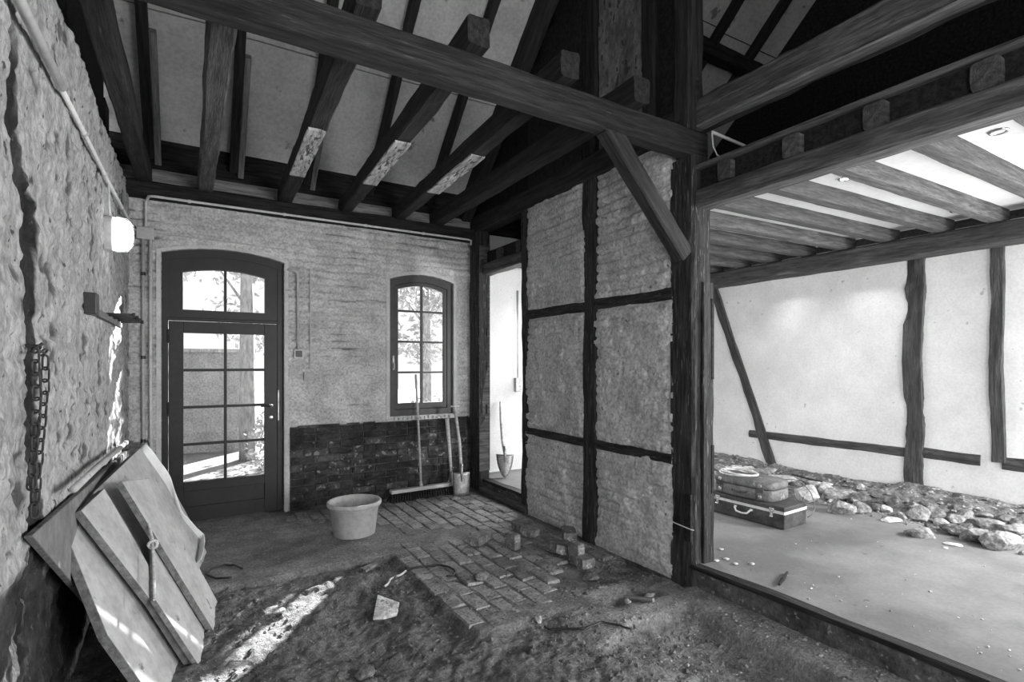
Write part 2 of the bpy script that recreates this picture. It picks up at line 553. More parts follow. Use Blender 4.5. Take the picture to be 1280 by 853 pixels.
def wall_brick_mesh(seed, m, l, hgt, d=0.05):
    r = random.Random(seed)
    mb = MB()
    c = 0.006
    lo = -l / 2; hi = l / 2
    a, b = -hgt / 2, hgt / 2
    j = lambda s: r.uniform(-s, s)
    outer = [(lo + j(.004), a + j(.003)), (0, a + j(.003)), (hi + j(.004), a + j(.003)), (hi + j(.004), b + j(.003)), (0, b + j(.003)), (lo + j(.004), b + j(.003))]
    vs = [(x, d, z) for x, z in outer] + [(x, c, z) for x, z in outer]
    vs += [(x * 0.95 + j(.003), j(.004), z * 0.86) for x, z in outer]
    vs += [(j(.03), j(.005) - 0.002, j(.008))]
    fs = []
    for k in range(6):
        l2 = (k + 1) % 6
        fs += [(k, l2, 6 + l2, 6 + k), (6 + k, 6 + l2, 12 + l2, 12 + k), (12 + k, 12 + l2, 18)]
    mb.add(vs, fs)
    return mb.mesh('brick', m)


def dark_bricks():
    var = {}
    for L in (0.24, 0.115):
        var[L] = [wall_brick_mesh(s, WBRICK[0 if s < 5 else 1], L, 0.064) for s in range(8)]
    z = 0.02; row = 0
    while z < 0.84:
        x = AX1 + 0.055 - (0.12 if row % 2 else 0)
        band = 0.25 < z < 0.62
        while x < XP - 0.02:
            L = 0.115 if rnd.random() < 0.22 else 0.24
            x0 = x; x1 = min(x + L, XP - 0.015)
            x += L + 0.011
            if x0 < AX1 + 0.05:
                L = 0.115; x0 = AX1 + 0.055
                if x1 - x0 < 0.05: continue
            if x1 - x0 < 0.07: continue
            LL = 0.24 if x1 - x0 > 0.16 else 0.115
            pool = var[LL]
            me = pool[rnd.randrange(5, 8)] if (band and rnd.random() < 0.55) else pool[rnd.randrange(0, 6)]
            o = link('brick', me, wall_back)
            o.location = ((x0 + x1) / 2, YB - 0.002 + rnd.uniform(-0.004, 0.004), z + 0.032 + rnd.uniform(-.002, .002))
            o.scale = ((x1 - x0) / LL, 1, 1)
            o.rotation_euler = (0, rnd.uniform(-.012, .012), rnd.uniform(-.01, .01))
        z += 0.0755; row += 1


dark_bricks()


# the opening's reveals: a smooth plaster band going round each opening
def reveal(x0, x1, z0, spring, rise, band, deep, name, jamb_only_above=True):
    pts_in = [(x0, z0)] + [(x, arch_z(x, x0, x1, spring, rise)) for x in np.linspace(x0, x1, 17)] + [(x1, z0)]
    X0, X1 = x0 - band, x1 + band
    pts_out = [(X0, z0)] + [(x, arch_z(x, X0, X1, spring + band * .6, rise + band * .25)) for x in np.linspace(X0, X1, 17)] + [(X1, z0)]
    n = len(pts_in); rows = []
    for (pts, y) in ((pts_in, YB + deep), (pts_in, YB - 0.012), (pts_out, YB - 0.010), (pts_out, YB + 0.03)):
        rows.append([(x, y, z) for x, z in pts])
    vs = sum(rows, []); fs = []
    for r in range(3):
        for i in range(n - 1):
            fs.append((r * n + i, r * n + i + 1, (r + 1) * n + i + 1, (r + 1) * n + i))
    mb = MB(); mb.add(vs, fs)
    return mb.build(name, BAND_P, wall_back)


reveal(AX0, AX1, -0.02, 2.535, 0.075, 0.035, 0.16, 'door_reveal')
reveal(WX0, WX1, 0.90, 2.47, 0.075, 0.04, 0.14, 'window_reveal')
mb = MB()
for i in range(14):
    x = WX0 + 0.05 + i * 0.052
    w = rnd.uniform(.018, .034)
    mb.box((x, YB - 0.02 - rnd.uniform(0, .012), 0.868), (x + w, YB + 0.03, 0.885 + rnd.uniform(0, .022)))
mb.box((WX0 - 0.03, YB - 0.012, 0.862), (WX1 + 0.03, YB + 0.10, 0.872))
mb.build('sill_mortar', BAND_P, wall_back)


# ------------------------------------------------------------------ door
def arch_frame(mb, x0, x1, z0, spring, rise, inx0, inx1, inz0, inspring, inrise, y0, y1, bottom=True):
    """solid frame between an arched outer outline and an arched inner outline"""
    N = 13
    outer = [(x0, z0)] + [(x, arch_z(x, x0, x1, spring, rise)) for x in np.linspace(x0, x1, N)] + [(x1, z0)]
    inner = [(inx0, inz0)] + [(x, arch_z(x, inx0, inx1, inspring, inrise)) for x in np.linspace(inx0, inx1, N)] + [(inx1, inz0)]
    n = len(outer)
    vs = [(x, y0, z) for x, z in outer] + [(x, y0, z) for x, z in inner] + [(x, y1, z) for x, z in outer] + [(x, y1, z) for x, z in inner]
    fs = []
    m = n if bottom else n - 1
    for i in range(m):
        j = (i + 1) % n
        fs += [(i, j, n + j, n + i), (2 * n + i, 3 * n + i, 3 * n + j, 2 * n + j), (i, 2 * n + i, 2 * n + j, j), (n + i, n + j, 3 * n + j, 3 * n + i)]
    mb.add(vs, fs)


door = struct(empty('door_1', (0.25, 5.83, 0)))
YD = 5.815                       # room side of the door frame
mb = MB()
arch_frame(mb, AX0 - .01, AX1 + .01, -0.03, 2.54, 0.075, -0.222, 0.715, -0.03, 2.475, 0.06, YD, YD + .10, bottom=False)
adopt(mb.build('door_frame', DOOR_M), door)
# transom light
mb = MB()
arch_frame(mb, -0.222, 0.715, 1.935, 2.475, 0.06, -0.105, 0.598, 2.02, 2.375, 0.045, YD + .012, YD + .075)
mb.box((0.247 - .012, YD + .02, 2.0), (0.247 + .012, YD + .065, 2.43))
tr = mb.build('transom_frame', DOOR_M); adopt(tr, door)
mb = MB(); mb.box((-0.235, YD - .008, 1.915), (0.728, YD + .06, 1.942))
adopt(mb.build('transom_rail', DOOR_M, bevel=.004), door)


def arched_pane(name, x0, x1, z0, fz, y, parent):
    xs = np.linspace(x0, x1, 6)
    poly = [(x0, z0)] + [(x1, z0)] + [(x, fz(x)) for x in xs[::-1]]
    mb = MB(); mb.prism(poly, y, y + 0.004)
    o = mb.build(name, GLASS)
    o.parent = parent
    return o


fz = lambda x: arch_z(x, -0.105, 0.598, 2.38, 0.045)
for x0, x1 in ((-0.11, 0.236), (0.258, 0.603)):
    arched_pane('pane', x0, x1, 2.015, fz, YD + .040, tr)
# leaf
leaf_x0, leaf_x1 = -0.218, 0.711
mb = MB()
y0, y1 = YD + .008, YD + .062
mb.box((leaf_x0, y0, 0.012), (-0.100, y1, 1.910))
mb.box((0.594, y0, 0.012), (leaf_x1, y1, 1.910))
mb.box((-0.100, y0, 1.800), (0.594, y1, 1.910))
mb.box((-0.100, y0, 0.012), (0.594, y1, 0.150))
mb.box((-0.100, y0, 0.300), (0.594, y1, 0.390))
leaf = mb.build('door_leaf', DOOR_M, bevel=.003); adopt(leaf, door)
mb = MB(); mb.box((-0.100, y0 + .018, 0.148), (0.594, y1 - .01, 0.302))
o = mb.build('bottom_panel', DOOR_M, leaf)
mb = MB(); mb.box((0.247 - .013, y0 + .006, 0.388), (0.247 + .013, y1 - .006, 1.802)); mb.build('glazing_bar', DOOR_M, leaf, bevel=.003)
rows = [0.390, 0.7425, 1.095, 1.4475, 1.800]
for z in rows[1:-1]:
    mb = MB(); mb.box((-0.102, y0 + .008, z - .013), (0.596, y1 - .008, z + .013)); mb.build('glazing_bar', DOOR_M, leaf, bevel=.003)
for i in range(4):
    for x0, x1 in ((-0.104, 0.236), (0.258, 0.598)):
        mb = MB(); mb.box((x0, YD + .036, rows[i] + (.01 if i else -.004)), (x1, YD + .040, rows[i + 1] - (.01 if i < 3 else -.004)))
        mb.build('pane', GLASS, leaf)
for z in (0.30, 1.02, 1.70):
    mb = MB(); mb.tube([(-0.222, YD + .0, z), (-0.222, YD + .0, z + .13)], 0.010, 8); mb.build('hinge', IRON, leaf)


def ydisc(x, y, z, r, t, name, m, parent, seg=20):
    mb = MB(); M = Matrix.Translation((x, y, z)) @ Matrix.Rotation(math.radians(90), 4, 'X')
    mb.lathe([(0.0005, 0), (r * .92, 0), (r, t * .3), (r * .9, t), (r * .45, t * 1.2), (0.0005, t * 1.2)], seg, M)
    return mb.build(name, m, parent, shade=True)


hx = 0.655
ydisc(hx, y0, 1.085, .024, .010, 'handle_rose', CHROME, leaf)
ydisc(hx, y0, 0.965, .024, .010, 'lock_rose', CHROME, leaf)
mb = MB(); mb.tube([(hx, y0, 1.085), (hx, y0 - .045, 1.085), (hx - .012, y0 - .055, 1.085), (hx - .10, y0 - .055, 1.083)], .008, 10)
mb.build('door_handle', IRON, leaf, shade=True)
mb = MB(); mb.box((0.716, YD - .004, 0.93), (0.728, YD + .003, 1.24)); adopt(mb.build('strike_plate', STEEL), door)
mb = MB(); mb.box((AX0, YD - .045, -0.03), (AX1, YD + .12, 0.010)); adopt(mb.build('threshold', T_WALL), door)

# ------------------------------------------------------------------ window
win = struct(empty('window_1', (2.265, 5.83, 0.91)))
YW = 5.805
mb = MB()
arch_frame(mb, WX0 - .005, WX1 + .005, 0.905, 2.475, 0.075, 1.945, 2.588, 0.985, 2.40, 0.06, YW, YW + .07)
adopt(mb.build('window_frame', WIN_M, bevel=.004), win)
mb = MB()
arch_frame(mb, 1.945, 2.588, 0.985, 2.40, 0.06, 1.985, 2.553, 1.055, 2.365, 0.055, YW + .010, YW + .06)
sash = mb.build('sash', WIN_M, bevel=.003); adopt(sash, win)
zc = [1.055, 1.41, 1.765, 2.12, 2.42]
xm = 2.275
mb = MB(); mb.box((xm - .012, YW + .014, 1.05), (xm + .012, YW + .055, 2.425)); mb.build('glazing_bar', WIN_M, sash, bevel=.003)
for z in zc[1:-1]:
    mb = MB(); mb.box((1.98, YW + .016, z - .011), (2.558, YW + .053, z + .011)); mb.build('glazing_bar', WIN_M, sash, bevel=.003)
for i in range(4):
    for x0, x1 in ((1.98, xm - .01), (xm + .01, 2.558)):
        if i < 3:
            mb = MB(); mb.box((x0, YW + .034, zc[i] - (.005 if i == 0 else -.008)), (x1, YW + .038, zc[i + 1] - .008)); mb.build('pane', GLASS, sash)
        else:
            arched_pane('pane', x0, x1, zc[3] + .008, lambda x: arch_z(x, 1.985, 2.553, 2.37, 0.055), YW + .034, sash)
mb = MB(); mb.box((1.915, YW - .006, 1.44), (1.935, YW + .002, 1.60)); mb.tube([(1.925, YW - .004, 1.52), (1.925, YW - .03, 1.52), (1.925, YW - .034, 1.45)], .006, 8)
adopt(mb.build('window_latch', STEEL), win)
mb = MB(); mb.box((WX0 - .02, YW - .022, 0.893), (WX1 + .02, YW + .08, 0.912)); adopt(mb.build('window_sill', WIN_M, bevel=.003), win)
for p in (tr, leaf):
    for c in p.children:
        c.matrix_parent_inverse = Matrix.Identity(4)


# ------------------------------------------------------------------ left wall with its chased groove
def make_left_wall():
    st = 0.0145
    ys = np.arange(0.25, YB + 0.03, st); zs = np.arange(-0.32, 3.17, st)
    Yg, Zg = np.meshgrid(ys, zs, indexing='ij')
    h = 0.6 * brick_relief(Yg, Zg, seed=41, depth=0.008, mort=0.018)
    h += 0.009 * fbm(Yg * 9, Zg * 7, 0, 42, 5, 0.65) + 0.009 * fbm(Yg * 26, Zg * 20, 0, 52, 3) + 0.018 * fbm(Yg * 1.6, Zg * 1.3, 0, 43, 3)
    h += 0.012 * np.abs(fbm(Yg * 24, Zg * 18, 0, 44, 3))
    # groove: runs down the wall with a jog at 2.1 m
    cy = np.interp(Zg, [-0.4, 0.75, 1.0, 1.35, 1.75, 2.08, 2.14, 2.3, 2.6, 3.2], [2.64, 2.62, 2.60, 2.56, 2.53, 2.53, 2.44, 2.37, 2.35, 2.30])
    cy = cy + 0.018 * fbm(Zg * 3, 0 * Zg, 0, 45, 3)
    hw = np.interp(Zg, [-0.4, 0.7, 1.0, 1.5, 1.65, 1.9, 2.1, 2.3, 2.6, 3.2], [0.16, 0.11, 0.065, 0.058, 0.046, 0.060, 0.06, 0.055, 0.05, 0.04])
    hw = hw * (1 + 0.45 * fbm(Yg * 5, Zg * 5, 0, 46, 3))
    fade = 1 - smooth(2.50, 2.72, Zg)
    g = (1 - smooth(hw * 0.85, hw * 1.1 + 0.008, np.abs(Yg - cy))) * fade
    h = h - g * (0.016 + 0.012 * fbm(Yg * 12, Zg * 12, 0, 47, 3))
    g = (1 - smooth(hw * 0.95, hw * 1.15 + 0.012, np.abs(Yg - cy - 0.008))) * fade
    # ragged top edge
    top = smooth(3.10, 3.16, Zg + 0.03 * fbm(Yg * 3, 0 * Zg, 0, 48, 3))
    # foot of the wall darkened and set back for the shade behind the leaning boards
    foot = 1 - smooth(0.64, 0.76, Zg + 0.16 * fbm(Yg * 2, Zg * 2, 0, 49, 3) + 0.10 * (Yg - 3.2))
    h = h - foot * 0.03 - top * 0.05
    # small pits in the limewash
    pit = smooth(0.38, 0.46, vnoise(Yg * 22, Zg * 17, 0, 50) * 0.6 + 0.4 * vnoise(Yg * 5, Zg * 5, 0, 51))
    h = h - pit * 0.007
    mask = np.clip(g * 1.1 + foot + top + 0.75 * pit, 0, 1)
    P = np.stack([XL + h, Yg, Zg], -1)[::-1]
    me = grid_mesh('wall_left', len(ys), len(zs), P, [LIME_LEFT], mask[::-1])
    return struct(link('wall_left', me))


wall_left = make_left_wall()


# ------------------------------------------------------------------ floor of the room: dirt height field
def ground_h(X, Y):
    X = np.asarray(X, float); Y = np.asarray(Y, float)
    wob = 0.025 * fbm(X * 4, Y * 4, 0, 61, 3)
    # paved / raised part
    a = smooth(4.012, 4.036, Y + wob)                                    # behind the step at Y = 4.03
    b = smooth(1.30, 1.36, X + wob) * smooth(2.56, 2.62, Y + wob)        # brick paving
    c = smooth(1.72, 1.95, X + wob) * smooth(2.18, 2.27, Y + 1.2 * wob + 0.10 * smooth(2.2, 1.8, X)) # mortar curb
    e = smooth(2.58, 2.66, X + wob + 0.12 * smooth(1.5, 0.9, Y))            # ledge beside the foundation
    top = np.maximum(np.maximum(a, b), np.maximum(c, e))
    # depth of the dug out part
    d = 0.022 + 0.020 * smooth(1.42, 1.25, X) + 0.040 * smooth(3.95, 3.3, Y) * smooth(1.35, 0.8, X) + 0.090 * smooth(1.85, 2.25, X) * smooth(2.4, 2.0, Y)
    d = d + 0.016 * fbm(X * 1.3, Y * 1.3, 0, 62, 3)
    rough = 0.030 * fbm(X * 5, Y * 5, 0, 63, 5, 0.62) + 0.022 * np.abs(fbm(X * 15, Y * 15, 0, 64, 3)) - 0.008
    low = -d + rough
    # dust over the paving
    cover = smooth(1.95, 1.1, X + 0.5 * fbm(X * 2, Y * 2, 0, 65, 3)) * smooth(5.75, 5.1, Y + 0.5 * smooth(0.6, 1.6, X) + 0.2 * fbm(X * 3, Y * 3, 0, 66, 2))
    cover = np.maximum(cover, smooth(1.0, 0.5, X)) * (0.22 + 0.78 * smooth(3.75, 4.15, Y))
    cover = np.maximum(cover, 0.85 * np.exp(-((X - 1.75) / 0.32) ** 2 - ((Y - 4.25) / 0.22) ** 2))
    cover = np.maximum(cover, 0.42 * smooth(2.95, 2.75, Y + wob) * b)
    hi = -0.012 + 0.0265 * cover + 0.006 * fbm(X * 7, Y * 7, 0, 67, 4) * (0.4 + cover)
    # broken corner at the foot of the partition, and the curb's own level
    hol = smooth(2.06, 2.34, X + 2 * wob) * smooth(3.20, 3.0, Y + 2 * wob) * smooth(2.38, 2.5, Y)
    hi = hi - hol * (0.03 - 0.028 * fbm(X * 7, Y * 7, 0, 68, 4))
    curb = np.maximum(c * (1 - smooth(2.50, 2.62, Y + wob)), e * (1 - b))
    hi = hi + curb * (0.014 + 0.006 * fbm(X * 10, Y * 10, 0, 69, 3))
    return low * (1 - top) + hi * top, top, np.maximum(cover * top, curb)


FLOOR_H = {}


def make_floor():
    st = 0.0135
    xs = np.arange(XL - 0.02, 3.02, st); ys = np.arange(0.0, YB + 0.1, st)
    Xg, Yg = np.meshgrid(xs, ys, indexing='ij')
    h, top, light = ground_h(Xg, Yg)
    P = np.stack([Xg, Yg, h], -1)
    FLOOR_H.update(x0=xs[0], y0=ys[0], st=st, h=h)
    mask = np.clip(light - 0.1 * top, 0, 1)
    me = grid_mesh('floor', len(xs), len(ys), P, [DIRT], mask)
    o = struct(link('floor', me))
    mb = MB(); mb.box((XL - .02, YF, -0.30), (3.0, 0.02, -0.08)); mb.build('rear_ground', DIRT, o)
    return o


floor = make_floor()


def paver_mesh(seed, m):
    r = random.Random(seed); j = lambda s: r.uniform(-s, s)
    a, b = 0.056, 0.118
    mb = MB(); vs = []
    low = [(-a, -b), (a, -b), (a, b), (-a, b)]
    ring = [(-a + j(.006), -b + j(.006)), (j(.01), -b + j(.006)), (a + j(.006), -b + j(.006)), (a + j(.006), j(.02)), (a + j(.006), b + j(.006)), (j(.01), b + j(.006)), (-a + j(.006), b + j(.006)), (-a + j(.006), j(.02))]
    vs = [(x, y, -0.05) for x, y in ring] + [(x, y, -0.008 + j(.002)) for x, y in ring] + [(x * .86, y * .93, j(.002)) for x, y in ring] + [(0, 0, 0.002 + j(.003))]
    fs = []
    for k in range(8):
        l = (k + 1) % 8
        fs += [(k, l, 8 + l, 8 + k), (8 + k, 8 + l, 16 + l, 16 + k), (16 + k, 16 + l, 24)]
    mb.add(vs, fs)
    return mb.mesh('brick', m, shade=False)


pav = [paver_mesh(i, PAVER if i < 7 else PAVER_D) for i in range(10)]
npav = 0
i = 0
x = 1.395
xs_rows = [1.395 + 0.1225 * k for k in range(-5, 12)]
for k, x in enumerate(xs_rows):
    y = 2.72 + (0.125 if k % 2 else 0) + rnd.uniform(-.03, .03)
    if x < 1.36: y += math.ceil((4.14 - y) / 0.248) * 0.248
    while y < YB - 0.14:
        hz, tp, _ = ground_h(np.array([x]), np.array([y]))
        hole = (x > 2.2 and y < 3.12) or (x > 1.98 and y < 2.85)
        if tp[0] > 0.85 and hz[0] < 0.012 and not hole and not (x > 2.77 and y < 4.4):
            if not (1.9 < x < 2.2 and 3.95 < y < 4.35 and rnd.random() < .5):
                o = link('brick', rnd.choice(pav), floor)
                o.location = (x + rnd.uniform(-.004, .004), y + rnd.uniform(-.008, .008), rnd.uniform(-.006, .006))
                rough_p = 1.8 if y < 3.4 or x > 2.1 else 1.0
                o.rotation_euler = (rnd.uniform(-.02, .02) * rough_p, rnd.uniform(-.03, .03) * rough_p, rnd.uniform(-.04, .04) * rough_p + (math.pi if rnd.random() < .5 else 0))
                npav += 1
        y += 0.248
print('pavers', npav)


def rock_mesh(name, seed, sx, sy, sz, m, sub=3, rough=0.28, flat=0.6):
    bm = bmesh.new()
    bmesh.ops.create_icosphere(bm, subdivisions=sub, radius=1.0)
    co = np.array([v.co for v in bm.verts])
    r = random.Random(seed)
    k = 1 + rough * fbm(co[:, 0] * 1.3 + seed * 7.7, co[:, 1] * 1.3, co[:, 2] * 1.3, seed, 4)
    co = co * k[:, None]
    for _ in range(13):                      # broken faces
        n = Vector((r.gauss(0, 1), r.gauss(0, 1), r.gauss(0, 1))).normalized()
        n = np.array(n); d = co @ n; lim = r.uniform(flat - .08, 0.86)
        ov = np.clip(d - lim, 0, None)
        co = co - np.outer(ov * 0.97, n)
    co = co * (1 + 0.07 * fbm(co[:, 0] * 5, co[:, 1] * 6, co[:, 2] * 6, seed + 3, 2))[:, None]
    co[:, 2] = np.maximum(co[:, 2], -0.62)
    co = co * np.array([sx, sy, sz])[None] / 2 / 0.92
    co[:, 2] -= co[:, 2].min()
    for v, c in zip(bm.verts, co):
        v.co = c
    me = bpy.data.meshes.new(name); bm.to_mesh(me); bm.free()
    me.materials.append(m)
    return me


# loose crumbs of dirt, mortar and brick on the dug ground
def crumbs(name, m, n, region, zfun, smin, smax, seed, parent):
    r = random.Random(seed); mb = MB()
    k = 0
    while k < n:
        x, y = region(r)
        z = zfun(x, y)
        if z is None: continue
        s = smin + (smax - smin) * r.random() ** 3
        a = r.uniform(0, 6.28); c, sn = math.cos(a), math.sin(a)
        vs = []
        for (p, q, t) in ((1, 0, 0.2), (-.2, .8, .1), (-.9, .1, .15), (.1, -.8, .2), (.1, .1, .9), (0, 0, -.5)):
            p += r.uniform(-.25, .25); q += r.uniform(-.25, .25)
            vs.append((x + s * (p * c - q * sn), y + s * (p * sn + q * c), z + s * t * 0.8))
        mb.add(vs, [(0, 1, 4), (1, 2, 4), (2, 3, 4), (3, 0, 4), (1, 0, 5), (2, 1, 5), (3, 2, 5), (0, 3, 5)])
        k += 1
    o = mb.build(name, m, parent)
    o['kind'] = 'stuff'
    return o


def gz(x, y):
    h = FLOOR_H['h']
    i = min(max(int(round((x - FLOOR_H['x0']) / FLOOR_H['st'])), 0), h.shape[0] - 1)
    j = min(max(int(round((y - FLOOR_H['y0']) / FLOOR_H['st'])), 0), h.shape[1] - 1)
    return float(h[i, j])


def dig_region(r):
    while True:
        x = r.uniform(XL + .1, 2.85); y = r.uniform(1.0, 4.0)
        if (x < 1.3) or y < 2.55 or (x > 2.1 and y < 3.2):
            if math.sin(x * 5.1 + 2 * math.sin(y * 3)) * math.sin(y * 4.3 + 1) > r.uniform(-.9, .6):
                return x, y


crumbs('pebble', DIRT, 3600, dig_region, gz, .003, .022, 1, floor)
crumbs('mortar_crumb', STONE, 500, lambda r: (r.uniform(2.0, 2.85), r.uniform(1.1, 2.3)), gz, .004, .018, 2, floor)
crumbs('brick_crumb', PAVER_D, 300, lambda r: (r.uniform(1.4, 2.84), r.uniform(2.6, 5.4)), gz, .004, .014, 3, floor)

# ------------------------------------------------------------------ concrete slab and its foundation edge
def make_slab():
    st = 0.04
    xs = np.arange(2.90, XR + 0.06, st); ys = np.arange(YF, YB + 0.1, st)
    Xg, Yg = np.meshgrid(xs, ys, indexing='ij')
    h = ZS + 0.005 * fbm(Xg * 2, Yg * 2, 0, 81, 4) + 0.003 * fbm(Xg * 9, Yg * 9, 0, 82, 3)
    P = np.stack([Xg, Yg, h], -1)
    return struct(link('floor.001', grid_mesh('floor.001', len(xs), len(ys), P, [SLAB])))


slab = make_slab()


def found_strip(name, y0, y1, x, z0, z1, m, parent, seed, amp=0.012):
    st = 0.02
    ys = np.arange(y0, y1, st); zs = np.arange(z0, z1 + .001, 0.0125)
    Yg, Zg = np.meshgrid(ys, zs, indexing='ij')
    h = brick_relief(Yg, Zg, seed=seed, depth=0.012) + amp * fbm(Yg * 6, Zg * 6, 0, seed, 4)
    P = np.stack([x - h, Yg, Zg], -1)
    o = link(name, grid_mesh(name, len(ys), len(zs), P, [m]), parent)
    mb = MB()
    return o


found = found_strip('foundation_face', YF, 5.5, 2.885, -0.3, ZS - 0.012, FOUND, slab, 85)
timber('sill_plank', (2.905, 2.42, ZS - .010), (2.905, -1.6, ZS - .012), 0.075, 0.035, T_DARK, slab, rough=0.008, waney=1.2)
timber('sill_plank', (2.93, 5.44, ZS - .012), (2.93, 4.56, ZS - .012), 0.10, 0.04, T_DARK, slab, rough=0.008, waney=1.2)
timber('ground_sill', (2.93, 5.45, 0.035), (2.93, 4.45, 0.03), 0.20, 0.075, T_MID, slab, rough=0.012, waney=1.5)

# ------------------------------------------------------------------ partition: timber frame with plastered infill panels
part = struct(empty('wall_partition', (XP, 3.5, 0)))


def infill(y0, y1, z0, z1, seed):
    st = 0.0125
    ys = np.arange(y0 - .035, y1 + .036, st); zs = np.arange(z0 - .03, z1 + .031, st)
    Yg, Zg = np.meshgrid(ys, zs, indexing='ij')
    h = brick_relief(Yg, Zg, bw=0.24, bh=0.078, seed=seed, depth=0.014, mort=0.010)
    h += 0.010 * fbm(Yg * 10, Zg * 14, 0, seed + 1, 4) + 0.018 * fbm(Yg * 2, Zg * 2, 0, seed + 2, 3)
    h -= 0.006 * smooth(0.3, 0.6, fbm(Yg * 16, Zg * 16, 0, seed + 3, 2))
    e = np.minimum(np.minimum(Yg - ys[0], ys[-1] - Yg), np.minimum(Zg - zs[0], zs[-1] - Zg))
    h = h + 0.012 * smooth(0.0, 0.09, e) - 0.008
    P = np.stack([XP - h - 0.004, Yg, Zg], -1)[::-1]
    o = link('infill_panel', grid_mesh('infill_panel', len(ys), len(zs), P, [PANEL_P]))
    adopt(o, part)
    return o


for n_, (y0, y1) in enumerate(((2.60, 3.375), (3.56, 4.43))):
    infill(y0, y1, 2.045, 3.08, 101 + n_)
    infill(y0, y1, 0.868, 1.955, 111 + n_)
    infill(y0, y1, 0.02 - .03 * n_ * 0, 0.797, 121 + n_)
mb = MB(); mb.box((XP + .05, 2.58, -0.1), (XP + .13, 4.45, 3.1)); adopt(mb.build('panel_core', SMOOTH_P), part)
KW = dict(rough=0.012, waney=1.2)
timber('stud', (XP + .06, 3.465, -0.05), (XP + .06, 3.465, 3.10), 0.185, 0.13, T_POST, part, up=(1, 0, 0), seed=3, **KW)
timber('stud', (XP + .06, 4.49, -0.03), (XP + .06, 4.49, 3.10), 0.115, 0.13, T_POST, part, up=(1, 0, 0), seed=14, **KW)
for z, hh in ((2.0, .088), (0.832, .072)):
    timber('rail', (XP + .055, 2.57, z + (.002 if z > 1 else 0)), (XP + .055, 3.39, z), 0.125, hh, T_POST, part, rough=0.009, waney=0.8)
    timber('rail', (XP + .055, 3.54, z), (XP + .055, 4.45, z), 0.125, hh, T_POST, part, rough=0.009, waney=0.8)
timber('head_beam', (XP + .05, 2.45, 3.17), (XP + .05, 5.75, 3.17), 0.16, 0.20, T_DARK, part, rough=0.01)
mb = MB()
found_strip('footing', 2.5, 4.5, 2.875, -0.3, 0.03, FOUND, part, 95)
for c in part.children:
    if c.name.startswith('footing'): c.matrix_parent_inverse = Matrix.Translation(-Vector(part.location))

# door post beside the back wall, with empty mortises
dp = tag(empty('door_post', (2.915, 5.58, 0.02)), 'weathered timber door post with empty mortises where partition meets back wall', 'post')
adopt(timber('post', (2.915, 5.585, 0.02), (2.915, 5.585, 3.08), 0.14, 0.26, T_POST, up=(0, 1, 0), rough=.008), dp)
for z in (0.92, 1.43, 1.83):
    mb = MB(); mb.box((2.925, 5.450, z), (2.95, 5.47, z + .11)); adopt(mb.build('mortise', T_BLACK), dp)
mb = MB(); mb.box((2.845, 5.4535, .25), (2.985, 5.459, 2.9)); o = mb.build('lit_face', T_MID); adopt(o, dp)  # paler sheet paints the light falling on the front face
o['label'] = 'front face of the post, painted paler as lit'

# the big corner post
cp = tag(empty('corner_post', (2.95, 2.49, -0.05)), 'massive rough corner post at the open end of the framed partition', 'post')
adopt(timber('post', (2.955, 2.49, -0.06), (2.955, 2.49, 2.92), 0.19, 0.215, T_POST, up=(0, 1, 0), seed=21, rough=.013, waney=1.2, step=.05), cp)
for q0, q1 in (((3.012, 2.356, 1.40), (3.036, 2.40, 1.95)), ((3.014, 2.356, 0.62), (3.037, 2.40, 0.95)), ((2.852, 2.40, .30), (2.87, 2.45, 0.62))):
    mb = MB(); mb.box(q0, q1); adopt(mb.build('mortise', T_BLACK), cp)
adopt(timber('splice_plank', (2.99, 2.372, 0.02), (2.99, 2.372, 2.06), 0.105, 0.022, T_POST, up=(0, 1, 0), seed=5, rough=.008, waney=1.0), cp)
mb = MB()
mb.tube([(2.850, 2.60, .415), (2.849, 2.54, .40), (2.848, 2.46, .395), (2.848, 2.39, .39), (2.857, 2.376, .39)], .004, 6)
adopt(mb.build('wire', PVC), cp)

br = timber('corner_brace', (2.16, 2.455, 2.955), (2.84, 2.455, 2.24), 0.10, 0.125, T_DARK, seed=33, rough=.007)
tag(br, 'slanting timber brace between corner post and tie beam', 'brace')

tie = timber('tie_beam', (-0.75, 2.445, 3.003), (3.02, 2.445, 3.003), 0.115, 0.175, T_DARK, seed=41, rough=.007, waney=.8)
tag(tie, 'long dark tie beam crossing the room at the top of corner post', 'beam')

# wall plate over the back wall
wp = timber('wall_plate', (XL - .2, 5.69, 3.055), (2.86, 5.69, 3.055), 0.20, 0.125, T_BLACK, seed=43, rough=.008)
tag(wp, 'dark wall plate lying along the top of the brick back wall', 'beam')

